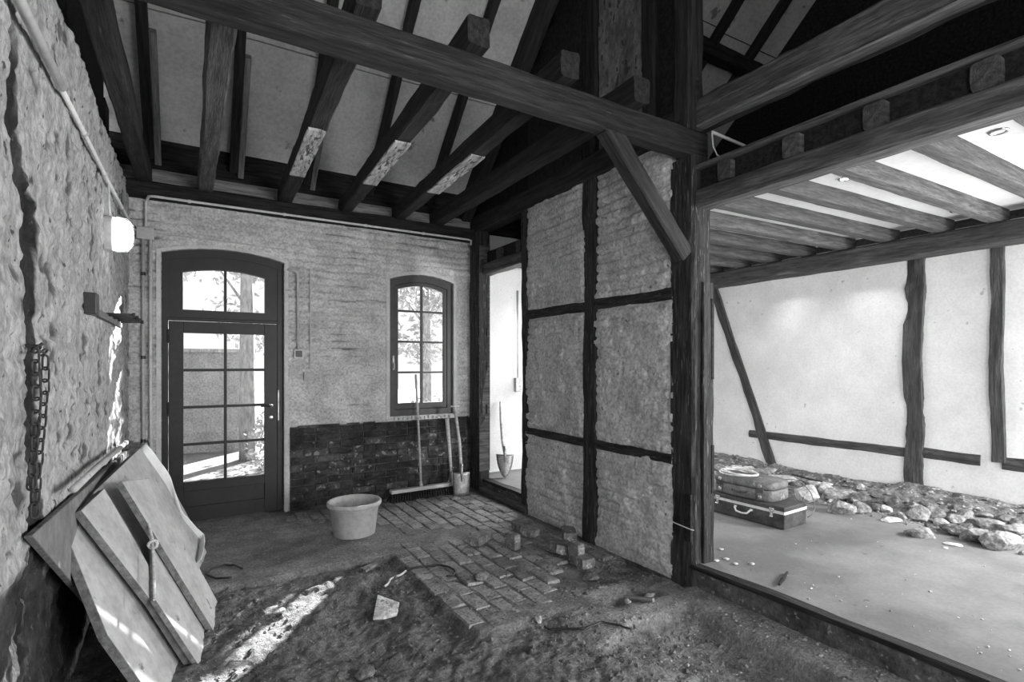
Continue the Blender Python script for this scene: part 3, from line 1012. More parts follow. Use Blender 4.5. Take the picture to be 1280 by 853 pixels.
# ceiling joists
jx = [(-0.395, -0.395, T_DARK, 'dark ceiling joist running close along the top of the left wall', .11, .16),
      (0.08, 0.11, T_DARK, 'first grey ceiling joist from the left wall, above the door', .125, .15),
      (0.76, 0.663, T_DARK, 'ceiling joist above right side of the door with limewashed lower stretch', .125, .15),
      (1.36, 1.213, T_DARK, 'ceiling joist with limewashed stretch, second of the three limewashed ones from door', .125, .15),
      (1.93, 1.785, T_DARK, 'ceiling joist with limewashed stretch above the arched window', .125, .15),
      (2.38, 2.33, T_DARK, 'dark ceiling joist running close beside the head of partition', .13, .16)]
for i, (xa, xb, m, lab, w, hh) in enumerate(jx):
    ya = 5.72; yb = 2.33
    o = timber('ceiling_joist', (xa, ya, 3.10 + hh / 2), (xb, yb, 3.095 + hh / 2), w, hh, m if i != 1 else T_MID, seed=50 + i, rough=.009)
    tag(o, lab, 'joist', 'ceiling joists above the room')
    if i in (2, 3, 4):
        # limewash left on the underside between the wall and mid length
        f0, f1 = (0.30, 0.59) if i == 2 else ((0.33, 0.62) if i == 3 else (0.35, 0.64))
        P0 = Vector((xa, ya, 3.094)); P1 = Vector((xb, yb, 3.089))
        a = P0.lerp(P1, f0); b = P0.lerp(P1, f1)
        l = timber('limewash', a, b, w * .96, .016, T_LIME, o, seed=70 + i, rough=.004)
        l['label'] = 'flaking limewash on the joist underside'

# ------------------------------------------------------------------ roof: panels between rafters, ridge far above
RK = 0.90
ROOF_Y0, ROOF_Z0 = 5.65, 3.50
YR = 1.0
roof = struct(empty('ceiling', (1.2, 4.0, 4.5)))
rn = Vector((0, RK, 1)).normalized()       # upward normal of the roof slope
raf_x = [-0.35, 0.31, 0.97, 1.62, 2.31] + [3.05 + .62 * k for k in range(6)]


def roof_pt(x, y, off=0.0):
    return Vector((x, y, ROOF_Z0 + RK * (ROOF_Y0 - y))) + rn * off


bx = [-0.70] + raf_x[:5] + [2.86] + raf_x[5:]
for a, b in zip(bx[:-1], bx[1:]):
    js = [rnd.uniform(-.02, .02) for _ in range(5)]; sk = [0] + [rnd.uniform(-.03, .0) for _ in range(3)] + [0]
    cuts = [5.64, 4.86 + js[1], 3.78 + js[2], 2.60 + js[3], YR]
    for k in range(4):
        d = rnd.uniform(0, .006); ya, yb = cuts[k] - .004 * (k > 0), cuts[k + 1] + .004
        pts = [roof_pt(a + .003, ya, d), roof_pt(b - .003, ya + sk[k], d), roof_pt(b - .003, yb + sk[k + 1], d), roof_pt(a + .003, yb, d)]
        mb = MB(); mb.slab(pts, rn * .025)
        o = mb.build('roof_panel', ROOF_P); adopt(o, roof)
mb = MB(); mb.slab([roof_pt(-1.2, 6.2, .03), roof_pt(6.4, 6.2, .03), roof_pt(6.4, YR, .03), roof_pt(-1.2, YR, .03)], rn * .05)
rs = Vector((0, -RK, 1)).normalized()
zr = ROOF_Z0 + RK * (ROOF_Y0 - YR)
pr = lambda x, y: Vector((x, y, zr - RK * (YR - y)))
mb.slab([pr(-1.2, YR), pr(6.4, YR), pr(6.4, YF - .6), pr(-1.2, YF - .6)], rs * .08)
adopt(mb.build('roof_deck', T_BLACK), roof)
for i, x in enumerate(raf_x):
    o = timber('rafter', roof_pt(x, 5.74, -.055), roof_pt(x, YR, -.055), 0.075, 0.11, T_DARK if i < 5 else T_BLACK, roof, up=rn, seed=80 + i, rough=.005)
for x in (-0.29, 0.375, 1.035):
    timber('batten', roof_pt(x, 5.78, -.06), roof_pt(x, 4.95, -.06), 0.05, 0.09, T_PLANK, roof, up=rn, rough=.003)
timber('rafter', (2.78, 5.75, 3.30), (2.78, YR, 3.30 + RK * 4.75), 0.13, 0.24, T_DARK, roof, up=rn, seed=99, rough=.01)
# eaves boards above the wall plate
mb = MB(); mb.box((XL - .2, 5.74, 3.12), (6.0, 5.78, 3.56)); adopt(mb.build('eaves_board', T_BLACK), roof)
timber('eaves_plank', (XL - .1, 5.70, 3.20), (2.85, 5.70, 3.185), 0.03, 0.115, T_PLANK, roof, rough=.004)
timber('purlin', (2.95, 3.86, 5.0), (6.0, 3.86, 5.0), 0.14, 0.17, T_BLACK, roof)
timber('purlin', (3.0, 5.1, 3.78), (6.0, 5.1, 3.78), 0.12, 0.14, T_BLACK, roof)

# gable above the left wall
gab = struct(empty('wall_gable', (-0.6, 3, 3.1)))
for k in range(24):
    y1 = 5.74 - k * .24; y0 = y1 - .235
    zt = min(ROOF_Z0 + RK * (ROOF_Y0 - y1), zr - RK * (YR - y0)) if y0 < YR else ROOF_Z0 + RK * (ROOF_Y0 - y1)
    mb = MB(); mb.box((-.66, y0, 2.9), (-.63 + rnd.uniform(0, .012), y1, max(zt, 3.3)))
    adopt(mb.build('plank', T_BLACK), gab)
# attic partition of upright boards above the framed partition
att = struct(empty('wall_attic', (2.9, 4, 3.3)))
y = 5.70
while y > 2.5:
    w = rnd.uniform(.17, .25); y0 = y - w
    if not (y > 2.84 and y0 < 3.38):
        zt = ROOF_Z0 + RK * (ROOF_Y0 - y) - .02
        xo = rnd.uniform(0, .015)
        mb = MB(); mb.box((2.915 - xo, y0 + .004, 3.26), (2.94, y, zt)); adopt(mb.build('plank', T_DARK if rnd.random() < .6 else T_BLACK), att)
    y = y0
st = .015
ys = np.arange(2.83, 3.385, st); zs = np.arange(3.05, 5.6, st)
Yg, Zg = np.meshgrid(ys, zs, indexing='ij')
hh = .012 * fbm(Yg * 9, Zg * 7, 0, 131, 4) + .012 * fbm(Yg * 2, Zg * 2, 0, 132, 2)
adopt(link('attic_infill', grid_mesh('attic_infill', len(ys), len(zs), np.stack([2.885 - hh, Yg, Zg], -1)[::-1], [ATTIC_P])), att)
for yy in (3.45, 2.79):
    timber('attic_stud', (2.91, yy, 3.27), (2.91, yy, 5.4), 0.13, 0.13, T_BLACK, att, up=(1, 0, 0))
mb = MB(); mb.box((2.95, 2.5, 3.26), (2.97, 5.7, 5.2)); adopt(mb.build('backing', T_BLACK), att)
kp = timber('attic_post', (2.90, 2.46, 3.09), (2.90, 2.46, 6.0), 0.15, 0.14, T_DARK, up=(0, 1, 0), rough=.009)
tag(kp, 'upright attic post standing on the end of tie beam above corner post', 'post')
ab = timber('attic_beam', (2.99, 2.62, 3.215), (2.99, YF, 3.215), 0.17, 0.19, T_MID, seed=140, rough=.010, waney=1.2)
o = timber('chipped_lit_edge', (2.945, 2.50, 3.119), (2.96, -.6, 3.119), .085, .016, T_PLANK, ab, seed=141, rough=.008, waney=1.5)  # pale strip paints the light on the chipped underside
o['label'] = 'chipped lower edge of the beam, painted pale as if lit'
tag(ab, 'heavy beam with chipped edge painted pale as lit running from corner post overhead', 'beam')

# ------------------------------------------------------------------ room beyond: beam, joists, white ceiling, white wall
fb = timber('opening_beam', (2.965, 5.5, 2.625), (2.965, YF, 2.625), 0.14, 0.128, T_MID, seed=150, rough=.006, waney=.9)
tag(fb, 'grey beam over the wide opening with joist ends resting on it', 'beam')
tp = timber('loft_edge_plank', (2.99, 2.40, 2.835), (2.99, YF, 2.835), 0.20, 0.028, T_MID, seed=151, rough=.006, waney=1)
tag(tp, 'dusty plank lying along the edge of loft floor above joist ends', 'plank')
fl_ = MB(); fl_.box((2.945, YF, 2.68), (2.965, 5.5, 2.83)); o = fl_.build('filler_board', T_BLACK)
ceil2 = struct(empty('ceiling.001', (4.5, 2, 2.8)))
jy = [(2.177, 2.036), (1.741, 1.66), (1.313, 1.26), (0.879, 0.86), (0.45, 0.45), (0.03, 0.03), (-0.40, -0.40), (-0.82, -.82), (-1.24, -1.24), (-1.66, -1.66), (-2.08, -2.08)]
jn = [(2.60, 2.464), (3.02, 2.868), (3.44, 3.265), (3.86, 3.66), (4.28, 4.05), (4.70, 4.45), (5.12, 4.85), (5.5, 5.25)]
allj = sorted(jn + jy, reverse=True)
for i, (a, b) in enumerate(allj):
    timber('joist', (2.905, a, 2.752), (5.86, b, 2.752), 0.105, 0.125, T_WALL if i % 3 else T_MID, ceil2, seed=160 + i, rough=.005, waney=.7)
edge = [(5.76, 5.76)] + allj + [(YF, YF)]
for (a, b), (c, d) in zip(edge[:-1], edge[1:]):
    if abs(a - c) < .06: continue
    mb = MB(); mb.slab([(3.05, a, 2.802), (5.9, b, 2.802), (5.9, d, 2.802), (3.05, c, 2.802)], (0, 0, .014))
    o = mb.build('ceiling_board', CEIL_P); adopt(o, ceil2)
mb = MB(); mb.box((3.02, YF, 2.822), (6.0, YB, 2.845)); adopt(mb.build('loft_floor', T_BLACK), ceil2)


def downlight(x, y, lit, label, energy=0):
    e = empty('recessed_spotlight', (x, y, 2.80)); tag(e, label, 'spotlight', 'recessed ceiling spotlights')
    mb = MB(); M = Matrix.Translation((0, 0, 0))
    mb.lathe([(.030, .001), (.030, -.006), (.042, -.008), (.046, 0.001)], 24, M); mb.build('trim_ring', CHROME, e, shade=True)
    mb = MB(); mb.lathe([(.0005, -.003), (.030, -.003), (.030, .0005)], 24, M); mb.build('lamp', SPOT_GLOW if lit else SPOT_OFF, e)
    if energy:
        l = lamp('spotlight_beam', 'SPOT', (x, y, 2.785), (x + .12, y, 0), energy, spot_size=math.radians(85), spot_blend=1.0, shadow_soft_size=.03)
    return e


downlight(3.88, 1.93, True, 'lit recessed spotlight between joists near the opening beam', 25)
downlight(3.83, 1.10, False, 'unlit recessed spotlight in the ceiling bay nearest the picture edge')
downlight(5.50, 3.47, True, 'recessed spotlight near the far white wall above slanting brace', 40)
downlight(5.50, 2.67, True, 'recessed spotlight near the far white wall beside the wide upright', 40)
downlight(5.50, 1.85, False, 'unlit recessed spotlight near the far wall between two uprights')

wall_right = struct(empty('wall_right', (XR, 2, 0)))


def smooth_wall(name, u0, u1, z0, z1, fn, m, seed, parent=None, st=.03, hole=None, amp=.004):
    us = np.arange(u0, u1 + st * .5, st); zs = np.arange(z0, z1 + st * .5, st)
    Ug, Zg = np.meshgrid(us, zs, indexing='ij')
    h = amp * fbm(Ug * 2.5, Zg * 2.5, 0, seed, 3)
    P = fn(Ug, Zg, h)
    keep = None
    if hole:
        Uc, Zc = np.meshgrid((us[:-1] + us[1:]) / 2, (zs[:-1] + zs[1:]) / 2, indexing='ij')
        keep = np.ones(Uc.shape, bool)
        for q in ([hole] if isinstance(hole, tuple) else hole):
            keep &= ~((Uc > q[0]) & (Uc < q[1]) & (Zc > q[2]) & (Zc < q[3]))
    return link(name, grid_mesh(name, len(us), len(zs), P, [m], None, keep), parent)


o = smooth_wall('plaster', YF, YB + .05, 0.0, 2.72, lambda u, z, h: np.stack([XR - h, u, z], -1), SMOOTH_P, 201, hole=(-0.32, 0.52, 0.93, 2.17))
adopt(o, wall_right)
XT = XR - 0.004
timber('wall_stud', (XR + .02, 2.307, 0.05), (XR + .02, 2.307, 2.52), 0.16, 0.09, T_WALL, wall_right, up=(1, 0, 0), seed=210, rough=.022, waney=1.5)
timber('wall_stud', (XR + .02, 1.695, 0.66), (XR + .02, 1.695, 2.52), 0.095, 0.09, T_WALL, wall_right, up=(1, 0, 0), seed=212, rough=.012)
timber('wall_rail', (XR + .02, 4.05, 0.650), (XR + .02, 2.37, 0.645), 0.08, 0.085, T_WALL, wall_right, seed=214, rough=.012)
timber('wall_rail', (XR + .02, 2.24, 0.665), (XR + .02, 1.815, 0.655), 0.08, 0.105, T_WALL, wall_right, seed=216, rough=.015)
timber('wall_rail', (XR + .02, 1.67, 0.655), (XR + .02, -1.0, 0.655), 0.08, 0.105, T_WALL, wall_right, seed=217, rough=.015)
timber('wall_brace', (XR + .02, 4.58, 2.52), (XR + .02, 3.70, 0.16), 0.085, 0.115, T_WALL, wall_right, up=(0, 1, .3), seed=218, rough=.012)
timber('wall_plate', (5.80, YB, 2.595), (5.80, YF, 2.595), 0.20, 0.185, T_WALL, wall_right, seed=220, rough=.007)
# back wall of the room beyond
wall_far = struct(smooth_wall('wall_far', XP + .1, XR + .05, 0.0, 3.3, lambda u, z, h: np.stack([u, YB - .02 + h, z], -1), SMOOTH_P, 231, hole=(3.78, 4.72, 0.8, 2.3)))
adopt(bpy.data.objects['filler_board'], ceil2)
# end walls behind the camera, with openings added for the fill lamps
wf = struct(smooth_wall('wall_front', XL - .2, XR + .1, -0.2, 3.3, lambda u, z, h: np.stack([u, YF + .02 + h, z], -1), SMOOTH_P, 233, st=.06, hole=[(1.7, 3.5, 0.1, 2.4), (3.7, 5.7, 0.6, 2.3)]))
mb = MB(); mb.slab([(6.0, YB, 2.7), (6.0, YF, 2.7), (6.0, YF, 4.64), (6.0, YR, 7.71), (6.0, YB, 3.42)], (.05, 0, 0))
struct(mb.build('wall_gable_far', T_BLACK))
mb = MB(); mb.box((XL - .12, YF, -.2), (XL - .02, .27, 3.2)); struct(mb.build('wall_rear_left', LIME_LEFT))
mb = MB(); mb.box((XL - .12, .2, 3.12), (XL - .10, YB, 3.2)); mb.box((XL - .2, .2, -.3), (XL - .15, YB + .3, 3.2)); mb.build('wall_backing', LIME_LEFT, wall_left)
mb = MB()
mb.box((XL - .2, YB + .19, -.2), (AX0 - .01, YB + .25, 3.3)); mb.box((AX1 + .01, YB + .19, -.2), (WX0 - .01, YB + .25, 3.3)); mb.box((WX1 + .01, YB + .19, -.2), (3.78, YB + .25, 3.3))
mb.box((AX0 - .01, YB + .19, 2.64), (AX1 + .01, YB + .25, 3.3)); mb.box((WX0 - .01, YB + .19, 2.57), (WX1 + .01, YB + .25, 3.3)); mb.box((WX0 - .01, YB + .19, -.2), (WX1 + .01, YB + .25, 0.86))
mb.box((4.72, YB + .19, -.2), (6.1, YB + .25, 3.3)); mb.box((3.78, YB + .19, 2.3), (4.72, YB + .25, 3.3)); mb.box((3.78, YB + .19, -.2), (4.72, YB + .25, .8))
mb.build('outer_leaf', RENDER, wall_back)

# ================================================================== things in the room
# ------------------------------------------------------------------ bulkhead lamp, conduits, hook rail, chain on the left wall
lx, ly, lz = XL + .035, 4.36, 2.37
lampo = tag(empty('wall_lamp', (lx, ly, lz)), 'lit oval bulkhead lamp with wire guard on the old limewashed wall', 'lamp')


def oval(rx, rz, n=24):
    return [(rx * math.copysign(abs(math.cos(a)) ** .8, math.cos(a)), rz * math.copysign(abs(math.sin(a)) ** .8, math.sin(a))) for a in [2 * math.pi * k / n for k in range(n)]]


def oval_stack(levels, close=True):
    mb = MB(); n = 24; vs = []; fs = []
    for x, ry, rz in levels:
        vs += [(x, p, q) for p, q in oval(ry, rz, n)]
    for i in range(len(levels) - 1):
        for k in range(n):
            l = (k + 1) % n
            fs.append((i * n + k, i * n + l, (i + 1) * n + l, (i + 1) * n + k))
    fs.append(tuple(range(n))); fs.append(tuple(range((len(levels) - 1) * n, len(levels) * n)))
    return mb.add(vs, fs)


oval_stack([(-.03, .070, .118), (.008, .070, .118), (.014, .066, .112)]).build('lamp_base', PVC_P, lampo, shade=False)
oval_stack([(.013, .064, .110), (.07, .062, .107), (.105, .047, .09), (.120, .02, .05)]).build('lamp_glass', LAMP_GLOW, lampo, shade=True)
mb = MB()
for z in (-.055, .0, .055):
    w = .062
    mb.tube([(.03, -w, z), (.085, -w - .004, z), (.118, -.045, z), (.128, 0, z), (.118, .045, z), (.085, w + .004, z), (.03, w, z)], .003, 6)
mb.tube([(.03, 0, -.118), (.09, 0, -.112), (.122, 0, -.07), (.128, 0, 0), (.122, 0, .07), (.09, 0, .112), (.03, 0, .118)], .003, 6)
mb.build('wire_guard', STEEL, lampo)
mb = MB(); mb.tube([(-.005, 0, .12), (-.006, -.02, .2), (-.005, -.05, .32)], .006, 8); mb.build('lamp_cable', PVC_P, lampo)

xc = XL + .038
mb = MB(); mb.tube([(xc + .004, 1.0, 2.66), (xc, 1.9, 2.66), (xc, 2.86, 2.665)], .018, 10)
mb.tube([(xc - .004, 2.84, 2.665), (xc - .006, 4.2, 2.69), (xc - .002, 5.66, 2.72), (xc + .01, 5.70, 2.72)], .0115, 10)
c1 = mb.build('wall_conduit', PVC, shade=True)
tag(c1, 'pale conduit running slanting along the left limewashed wall past lamp', 'conduit')
for y in (2.86, 3.4, 4.1, 5.0):
    z = 2.665 + (y - 2.85) * .019
    MB().tube([(xc - .005, y - .012, z), (xc - .005, y + .012, z)], .0155, 10).build('pipe_clip', PVC_P, c1)

yc = YB - .035
mb = MB()
mb.tube([(-.385, yc, 2.70), (-.385, yc, 2.94), (-.378, yc - .02, 2.972), (-.355, yc - .125, 2.985), (-.32, yc - .145, 2.985), (1.2, yc - .150, 2.982), (2.77, yc - .150, 2.982), (2.805, yc - .145, 2.975), (2.812, yc - .12, 2.93)], .0115, 10)
c2 = mb.build('wall_conduit', PVC, shade=True)
tag(c2, 'thin pale conduit running under the wall plate along the brick back wall', 'conduit')
for x in (-.05, .75, 1.55, 2.2):
    MB().tube([(x - .012, yc - .150, 2.982), (x + .012, yc - .150, 2.982)], .0165, 10).build('pipe_clip', PVC, c2)
mb = MB(); mb.box((-.455, YB - .055, 2.625), (-.325, YB + .01, 2.735)); jb = mb.build('junction_box', PVC_P, bevel=.006)
tag(jb, 'square painted junction box in the corner above the pipes', 'box')
mb = MB(); mb.tube([(XL + .02, yc, 2.715), (-.45, yc, 2.70)], .010, 8); mb.tube([(-.33, yc, 2.70), (-.22, yc + .01, 2.69), (.3, yc + .012, 2.685), (.78, yc + .012, 2.665)], .006, 8); mb.build('side_pipe', PVC_P, jb)
for x, z0, m, lab in ((-.405, .30, PVC_P, 'upright pipe nearest the corner beside the door'), (-.350, .18, PVC, 'brighter upright pipe next to the door reveal')):
    mb = MB(); mb.tube([(x, yc, 2.63), (x, yc, 1.4), (x + .006, yc, z0)], .0135, 10)
    o = mb.build('upright_pipe', m, shade=True); tag(o, lab, 'pipe', 'pipes between corner and door')
    for z in (2.3, 1.55, .8):
        MB().tube([(x, yc, z), (x, yc, z + .03)], .018, 10).build('pipe_clip', BLACKP if x < -.4 else PVC_P, o)
# conduit and switch to the right of the door
mb = MB(); mb.tube([(.80, YB - .022, 2.47), (.865, YB - .024, 2.46), (.895, YB - .026, 2.43), (.90, YB - .026, 1.66)], .013, 10)
c3 = mb.build('wall_conduit', PVC_P, shade=True); tag(c3, 'painted over conduit dropping to the switch beside the door', 'conduit')
mb = MB(); mb.tube([(1.02, YB - .012, 2.50), (1.02, YB - .012, 1.45)], .008, 8); mb.build('thin_cable', PVC_P, c3)
sw = tag(empty('light_switch', (.905, YB - .015, 1.61)), 'small black square switch in pale frame right of the door', 'switch')
mb = MB(); mb.box((-.045, -.022, -.045), (.045, .015, .045)); swf = mb.build('frame', PVC, sw, bevel=.004)
mb = MB(); mb.box((-.032, -.028, -.032), (.032, -.018, .032)); mb.build('rocker', BLACKP, swf, bevel=.003)
mb = MB(); mb.box((.955, YB - .028, 1.33), (1.06, YB + .01, 1.42)); o = mb.build('cable_box', PVC_P, bevel=.008)
tag(o, 'painted over cable box below the switch', 'box')

# hook rail
hr = tag(empty('hook_rail', (XL + .03, 4.3, 1.80)), 'wooden rail with dark iron pegs fixed on the limewashed wall', 'rack')
mb = MB(); mb.box((-.012, -.72, -.02), (.012, .70, .02)); hrail = mb.build('rail', T_PLANK, hr)
mb = MB(); mb.box((-.02, -.76, -.03), (.035, -.66, .085)); mb.build('end_block', BLACKP, hr, bevel=.004)
for k, yy in enumerate((-.10, .14, .36, .56)):
    mb = MB(); mb.tube([(0, yy, .02), (.06, yy, .022), (.135, yy + .01, .024)], [.012, .010, .008], 10); mb.tube([(.135, yy + .01, .024), (.15, yy + .01, .025)], .014, 10)
    mb.build('peg', IRON, hrail, shade=True)


# chain: two hanging strands, every link a part
def link_mesh():
    mb = MB(); L, Wd, r = .027, .0135, .0036
    pts = []
    for k in range(8):
        a = math.pi * k / 7
        pts.append((math.cos(a) * Wd, 0, (L - Wd) + math.sin(a) * Wd))
    for k in range(8):
        a = math.pi + math.pi * k / 7
        pts.append((math.cos(a) * Wd, 0, -(L - Wd) + math.sin(a) * Wd))
    mb.tube(pts, r, 6, closed=True)
    return mb.mesh('link', IRON, True)


lk = link_mesh()
ctop = at_x(50, 440, XL + .04)
chain = tag(empty('iron_chain', ctop), 'rusty iron chain hanging in two strands beside the wall groove', 'chain')


def strand(points, pitch=.044, flip=0):
    P = [Vector(p) for p in points]
    seg = [(P[i + 1] - P[i]).length for i in range(len(P) - 1)]; T = sum(seg)
    n = int(T / pitch)
    for i in range(n):
        d = (i + .5) * pitch; k = 0
        while k < len(seg) - 1 and d > seg[k]:
            d -= seg[k]; k += 1
        p = P[k].lerp(P[k + 1], d / seg[k]); t = (P[k + 1] - P[k]).normalized()
        o = link('link', lk, chain)
        q = t.to_track_quat('Z', 'Y').to_matrix().to_4x4() @ Matrix.Rotation(math.radians(90 * ((i + flip) % 2) + 35 + rnd.uniform(-12, 12)), 4, 'Z')
        q.translation = p - ctop
        o.matrix_basis = q


xs_ = XL + .045
strand([at_x(44, 436, xs_), at_x(46, 505, xs_), at_x(43, 560, xs_), at_x(38, 622, xs_)])
strand([at_x(44, 436, xs_), at_x(57, 442, xs_)], flip=1)
strand([at_x(57, 446, xs_ + .004), at_x(56, 490, xs_ + .004), at_x(51, 545, xs_ + .004), at_x(46, 600, xs_ + .002), at_x(43, 650, xs_ + .002)], flip=1)
mb = MB(); mb.tube([(-.07, -.02, .02), (.0, -.02, .02), (.012, -.02, .03)], .006, 6); mb.build('nail', IRON, chain)

# ------------------------------------------------------------------ boards leaning against the left wall
NB = Vector((.9, -.12, .42)).normalized()


def board(name, pix, c, m, label, th=.030, n=NB, medge=SHEET_E, group='boards leaning on the left wall'):
    pts = [at_plane(px, py, n, c) for px, py in pix]
    base = min(pts, key=lambda p: p.z)
    e = tag(empty(name, base), label, 'board', group)
    mb = MB()
    loc = [p - base for p in pts]
    mb.slab(loc, -n * th)
    o = mb.build('core', medge, e)
    mb = MB(); ctr = sum(loc, Vector()) / len(loc)
    mb.slab([ctr + (p - ctr) * .996 + n * .0015 for p in loc], -n * .0013)
    mb.build('face', m, e)
    return e


board('leaning_board', [(77, 655), (113, 619), (183, 553), (251, 674), (262, 700), (232, 905), (179, 858), (134, 795)], -.505, SHEET,
      'largest pale board of the leaning stack, its upper edge touching the wall', .035)
b = board('leaning_board', [(101, 638), (130, 611), (166, 672), (200, 735), (262, 800), (262, 868), (251, 848), (190, 753)], -.445, SHEET,
          'narrow pale board in the middle of leaning stack, with small dark scuffs', .032)
board('leaning_board', [(192, 672), (218, 660), (268, 795), (268, 838), (262, 853), (194, 750)], -.415, SHEET,
      'pale board with rope at its corner, showing sunlit spots', .022)
board('leaning_board', [(152, 602), (188, 598), (274, 757), (268, 791)], -.375, SHEET, 'uppermost leaning board, grey face and rough left edge', .030)
nA = Vector((1, 0, .03)).normalized()
board('leaning_board', [(39, 670), (162, 561), (172, 640), (136, 745), (128, 800), (113, 757)], -.457, SHEET_D, 'dark grey board behind the leaning stack, flat against the wall', .02, n=nA)
mb = MB(); mb.tube([at_x(92, 612, XL + .075), at_x(124, 582, XL + .07), at_x(158, 553, XL + .06)], .016, 12)
o = mb.build('cardboard_tube', SHEET, shade=True); tag(o, 'pale tube lying behind the leaning boards along the wall', 'tube')
# knotted rope at the board corner
mb = MB()
q = [at_plane(px, py, NB, -.372) for px, py in ((186, 655), (190, 672), (191, 685), (192, 705), (193, 750))]
mb.tube(q, .007, 6)
kq = at_plane(191, 681, NB, -.368)
mb.tube([kq + Vector((.02 * math.cos(a), .008 * math.sin(2 * a), .02 * math.sin(a))) for a in [2 * math.pi * k / 10 for k in range(10)]], .008, 6, closed=True)
o = mb.build('knotted_cord', HANDLE); tag(o, 'knotted cord hanging over the edge of leaning boards', 'cord')
# crumpled white foil hanging behind the stack
us = np.linspace(0, 1, 26); vs_ = np.linspace(0, 1, 10)
A_ = [at_plane(px, py, NB, -.465) for px, py in ((182, 556), (212, 600), (232, 640), (254, 668), (250, 700))]
Pf = np.zeros((26, 10, 3))
for i, u in enumerate(us):
    f = u * 3.999; k = int(f); a = A_[k].lerp(A_[k + 1], f - k)
    for j, v in enumerate(vs_):
        w = .05 + .07 * math.sin(u * 3.0)
        p = a + Vector((-.5, .25, -.75)) * (v * w) + NB * (.012 * float(fbm(np.array([u * 7]), np.array([v * 5]), 0, 301, 3)[0])) + Vector((.02, .02, 0)) * math.sin(u * 9) * (1 - v)
        Pf[i, j] = p
o = link('white_foil', grid_mesh('white_foil', 26, 10, Pf, [FOIL]))
o.modifiers.new('thick', 'SOLIDIFY').thickness = .004
tag(o, 'crumpled white foil sticking out beyond the far edge of leaning boards', 'foil')

# ------------------------------------------------------------------ bucket
bp = at_z(443, 667, .012)
bk = tag(empty('bucket', (bp.x, bp.y, .012)), 'large pale plastic bucket standing on the dusty paving', 'bucket')
mb = MB()
mb.lathe([(.0005, .004), (.168, .004), (.174, 0), (.178, .006), (.206, .235), (.209, .238), (.209, .246), (.214, .250), (.226, .252), (.232, .262), (.232, .284), (.226, .292), (.214, .292), (.206, .284), (.203, .24), (.172, .018), (.0005, .016)], 48)
mb.build('tub', BUCKET, bk, shade=True)
mb = MB(); mb.tube([(.212 * math.cos(a), .212 * math.sin(a), .244) for a in [2 * math.pi * k / 40 for k in range(40)]], .005, 6, closed=True); mb.build('rim_bead', BUCKET, bk, shade=True)
mb = MB(); mb.tube([(.045, .197, .265), (.048, .186, .15)], .0035, 6); mb.build('cord', ROPE, bk)

# ------------------------------------------------------------------ broom
hb = at_z(530, 622, 0.0)
bm_ = tag(empty('broom', (2.19, 5.60, 0)), 'wide broom with dark bristles and pale handle leaning on the window', 'broom')
bm_.rotation_euler = (0, 0, math.radians(2))
mb = MB(); mb.box((-.37, -.036, .085), (.37, .036, .125)); bhead = mb.build('broom_head', HANDLE, bm_, bevel=.006)
mb = MB()
r2 = random.Random(3)
for k in range(25):
    x = -.355 + k * .0296
    for yy in (-.028, 0, .028):
        dx = (k - 12) * .0016 + r2.uniform(-.003, .003); dy = yy * 1.3 - .008
        mb.tube([(x, yy, .087), (x + dx * .5, yy + dy * .3, .045), (x + dx - .012, yy + dy, .001)], [.007, .009, .011], 5)
o = mb.build('bristles', BRISTLE, bhead); o['kind'] = 'stuff'
mb = MB(); mb.tube([(-.01, 0, .12), (-.012, .06, .7), (-.014, .150, 1.385)], [.0135, .0125, .012], 12); mb.build('handle', HANDLE, bm_, shade=True)
mb = MB(); mb.tube([(-.01, 0, .12), (-.0105, .012, .17)], .019, 10); mb.build('socket', HANDLE, bm_, shade=True)

# sledge hammer handle in the corner
sl = tag(empty('sledgehammer', (2.55, 5.70, 0)), 'thick wooden tool shaft standing upright in the corner below the window sill', 'tool')
mb = MB(); mb.tube([(0.03, -.06, .08), (0.015, -.02, .5), (0, .02, .86)], [.017, .020, .025], 12); mb.build('shaft', HANDLE, sl, shade=True)
mb = MB(); mb.box((-.055, -.10, 0.0), (.115, -.02, .085)); mb.build('hammer_head', IRON, sl, bevel=.008)


def spade(name, loc, rot, label, blade_h, blade_w, shaft_pts, dgrip, m_blade, pointed=False):
    e = tag(empty(name, loc), label, 'spade'); e.rotation_euler = rot
    nu, nv = 9, 9; P = np.zeros((nu, nv, 3))
    for i in range(nu):
        u = i / (nu - 1) * 2 - 1
        for j in range(nv):
            v = j / (nv - 1)
            w = blade_w / 2 * (1 - .10 * (1 - v))
            low = 0.0
            if pointed:
                w *= 1 - .45 * (1 - v) ** 2
                low = .05 * (u * u) * (1 - v) ** 2
            else:
                low = .012 * (1 - u * u) * -0 * (1 - v)
            P[i, j] = (u * w, .028 * u * u - .012 + .02 * (1 - v) * -1 * (1 if pointed else .2), low + v * blade_h)
    o = link('blade', grid_mesh('blade', nu, nv, P, [m_blade]), e)
    s = o.modifiers.new('thick', 'SOLIDIFY'); s.thickness = .003
    mb = MB(); mb.tube([(0, -.012, blade_h * .62), (0, -.010, blade_h), (0, 0, blade_h + .1)], [.008, .016, .019], 10); mb.build('socket', m_blade, e, shade=True)
    mb = MB(); mb.tube(shaft_pts, [.018] * (len(shaft_pts) - 1) + [.016], 12); mb.build('shaft', HANDLE, e, shade=True)
    if dgrip:
        p = Vector(shaft_pts[-1])
        mb = MB(); mb.tube([p + Vector((-.055, 0, .035)), p + Vector((.055, 0, .035))], .013, 10)
        mb.tube([p + Vector((0, 0, -.01)), p + Vector((0, 0, .035))], .016, 10)
        mb.build('grip', HANDLE, e, shade=True)
    return e


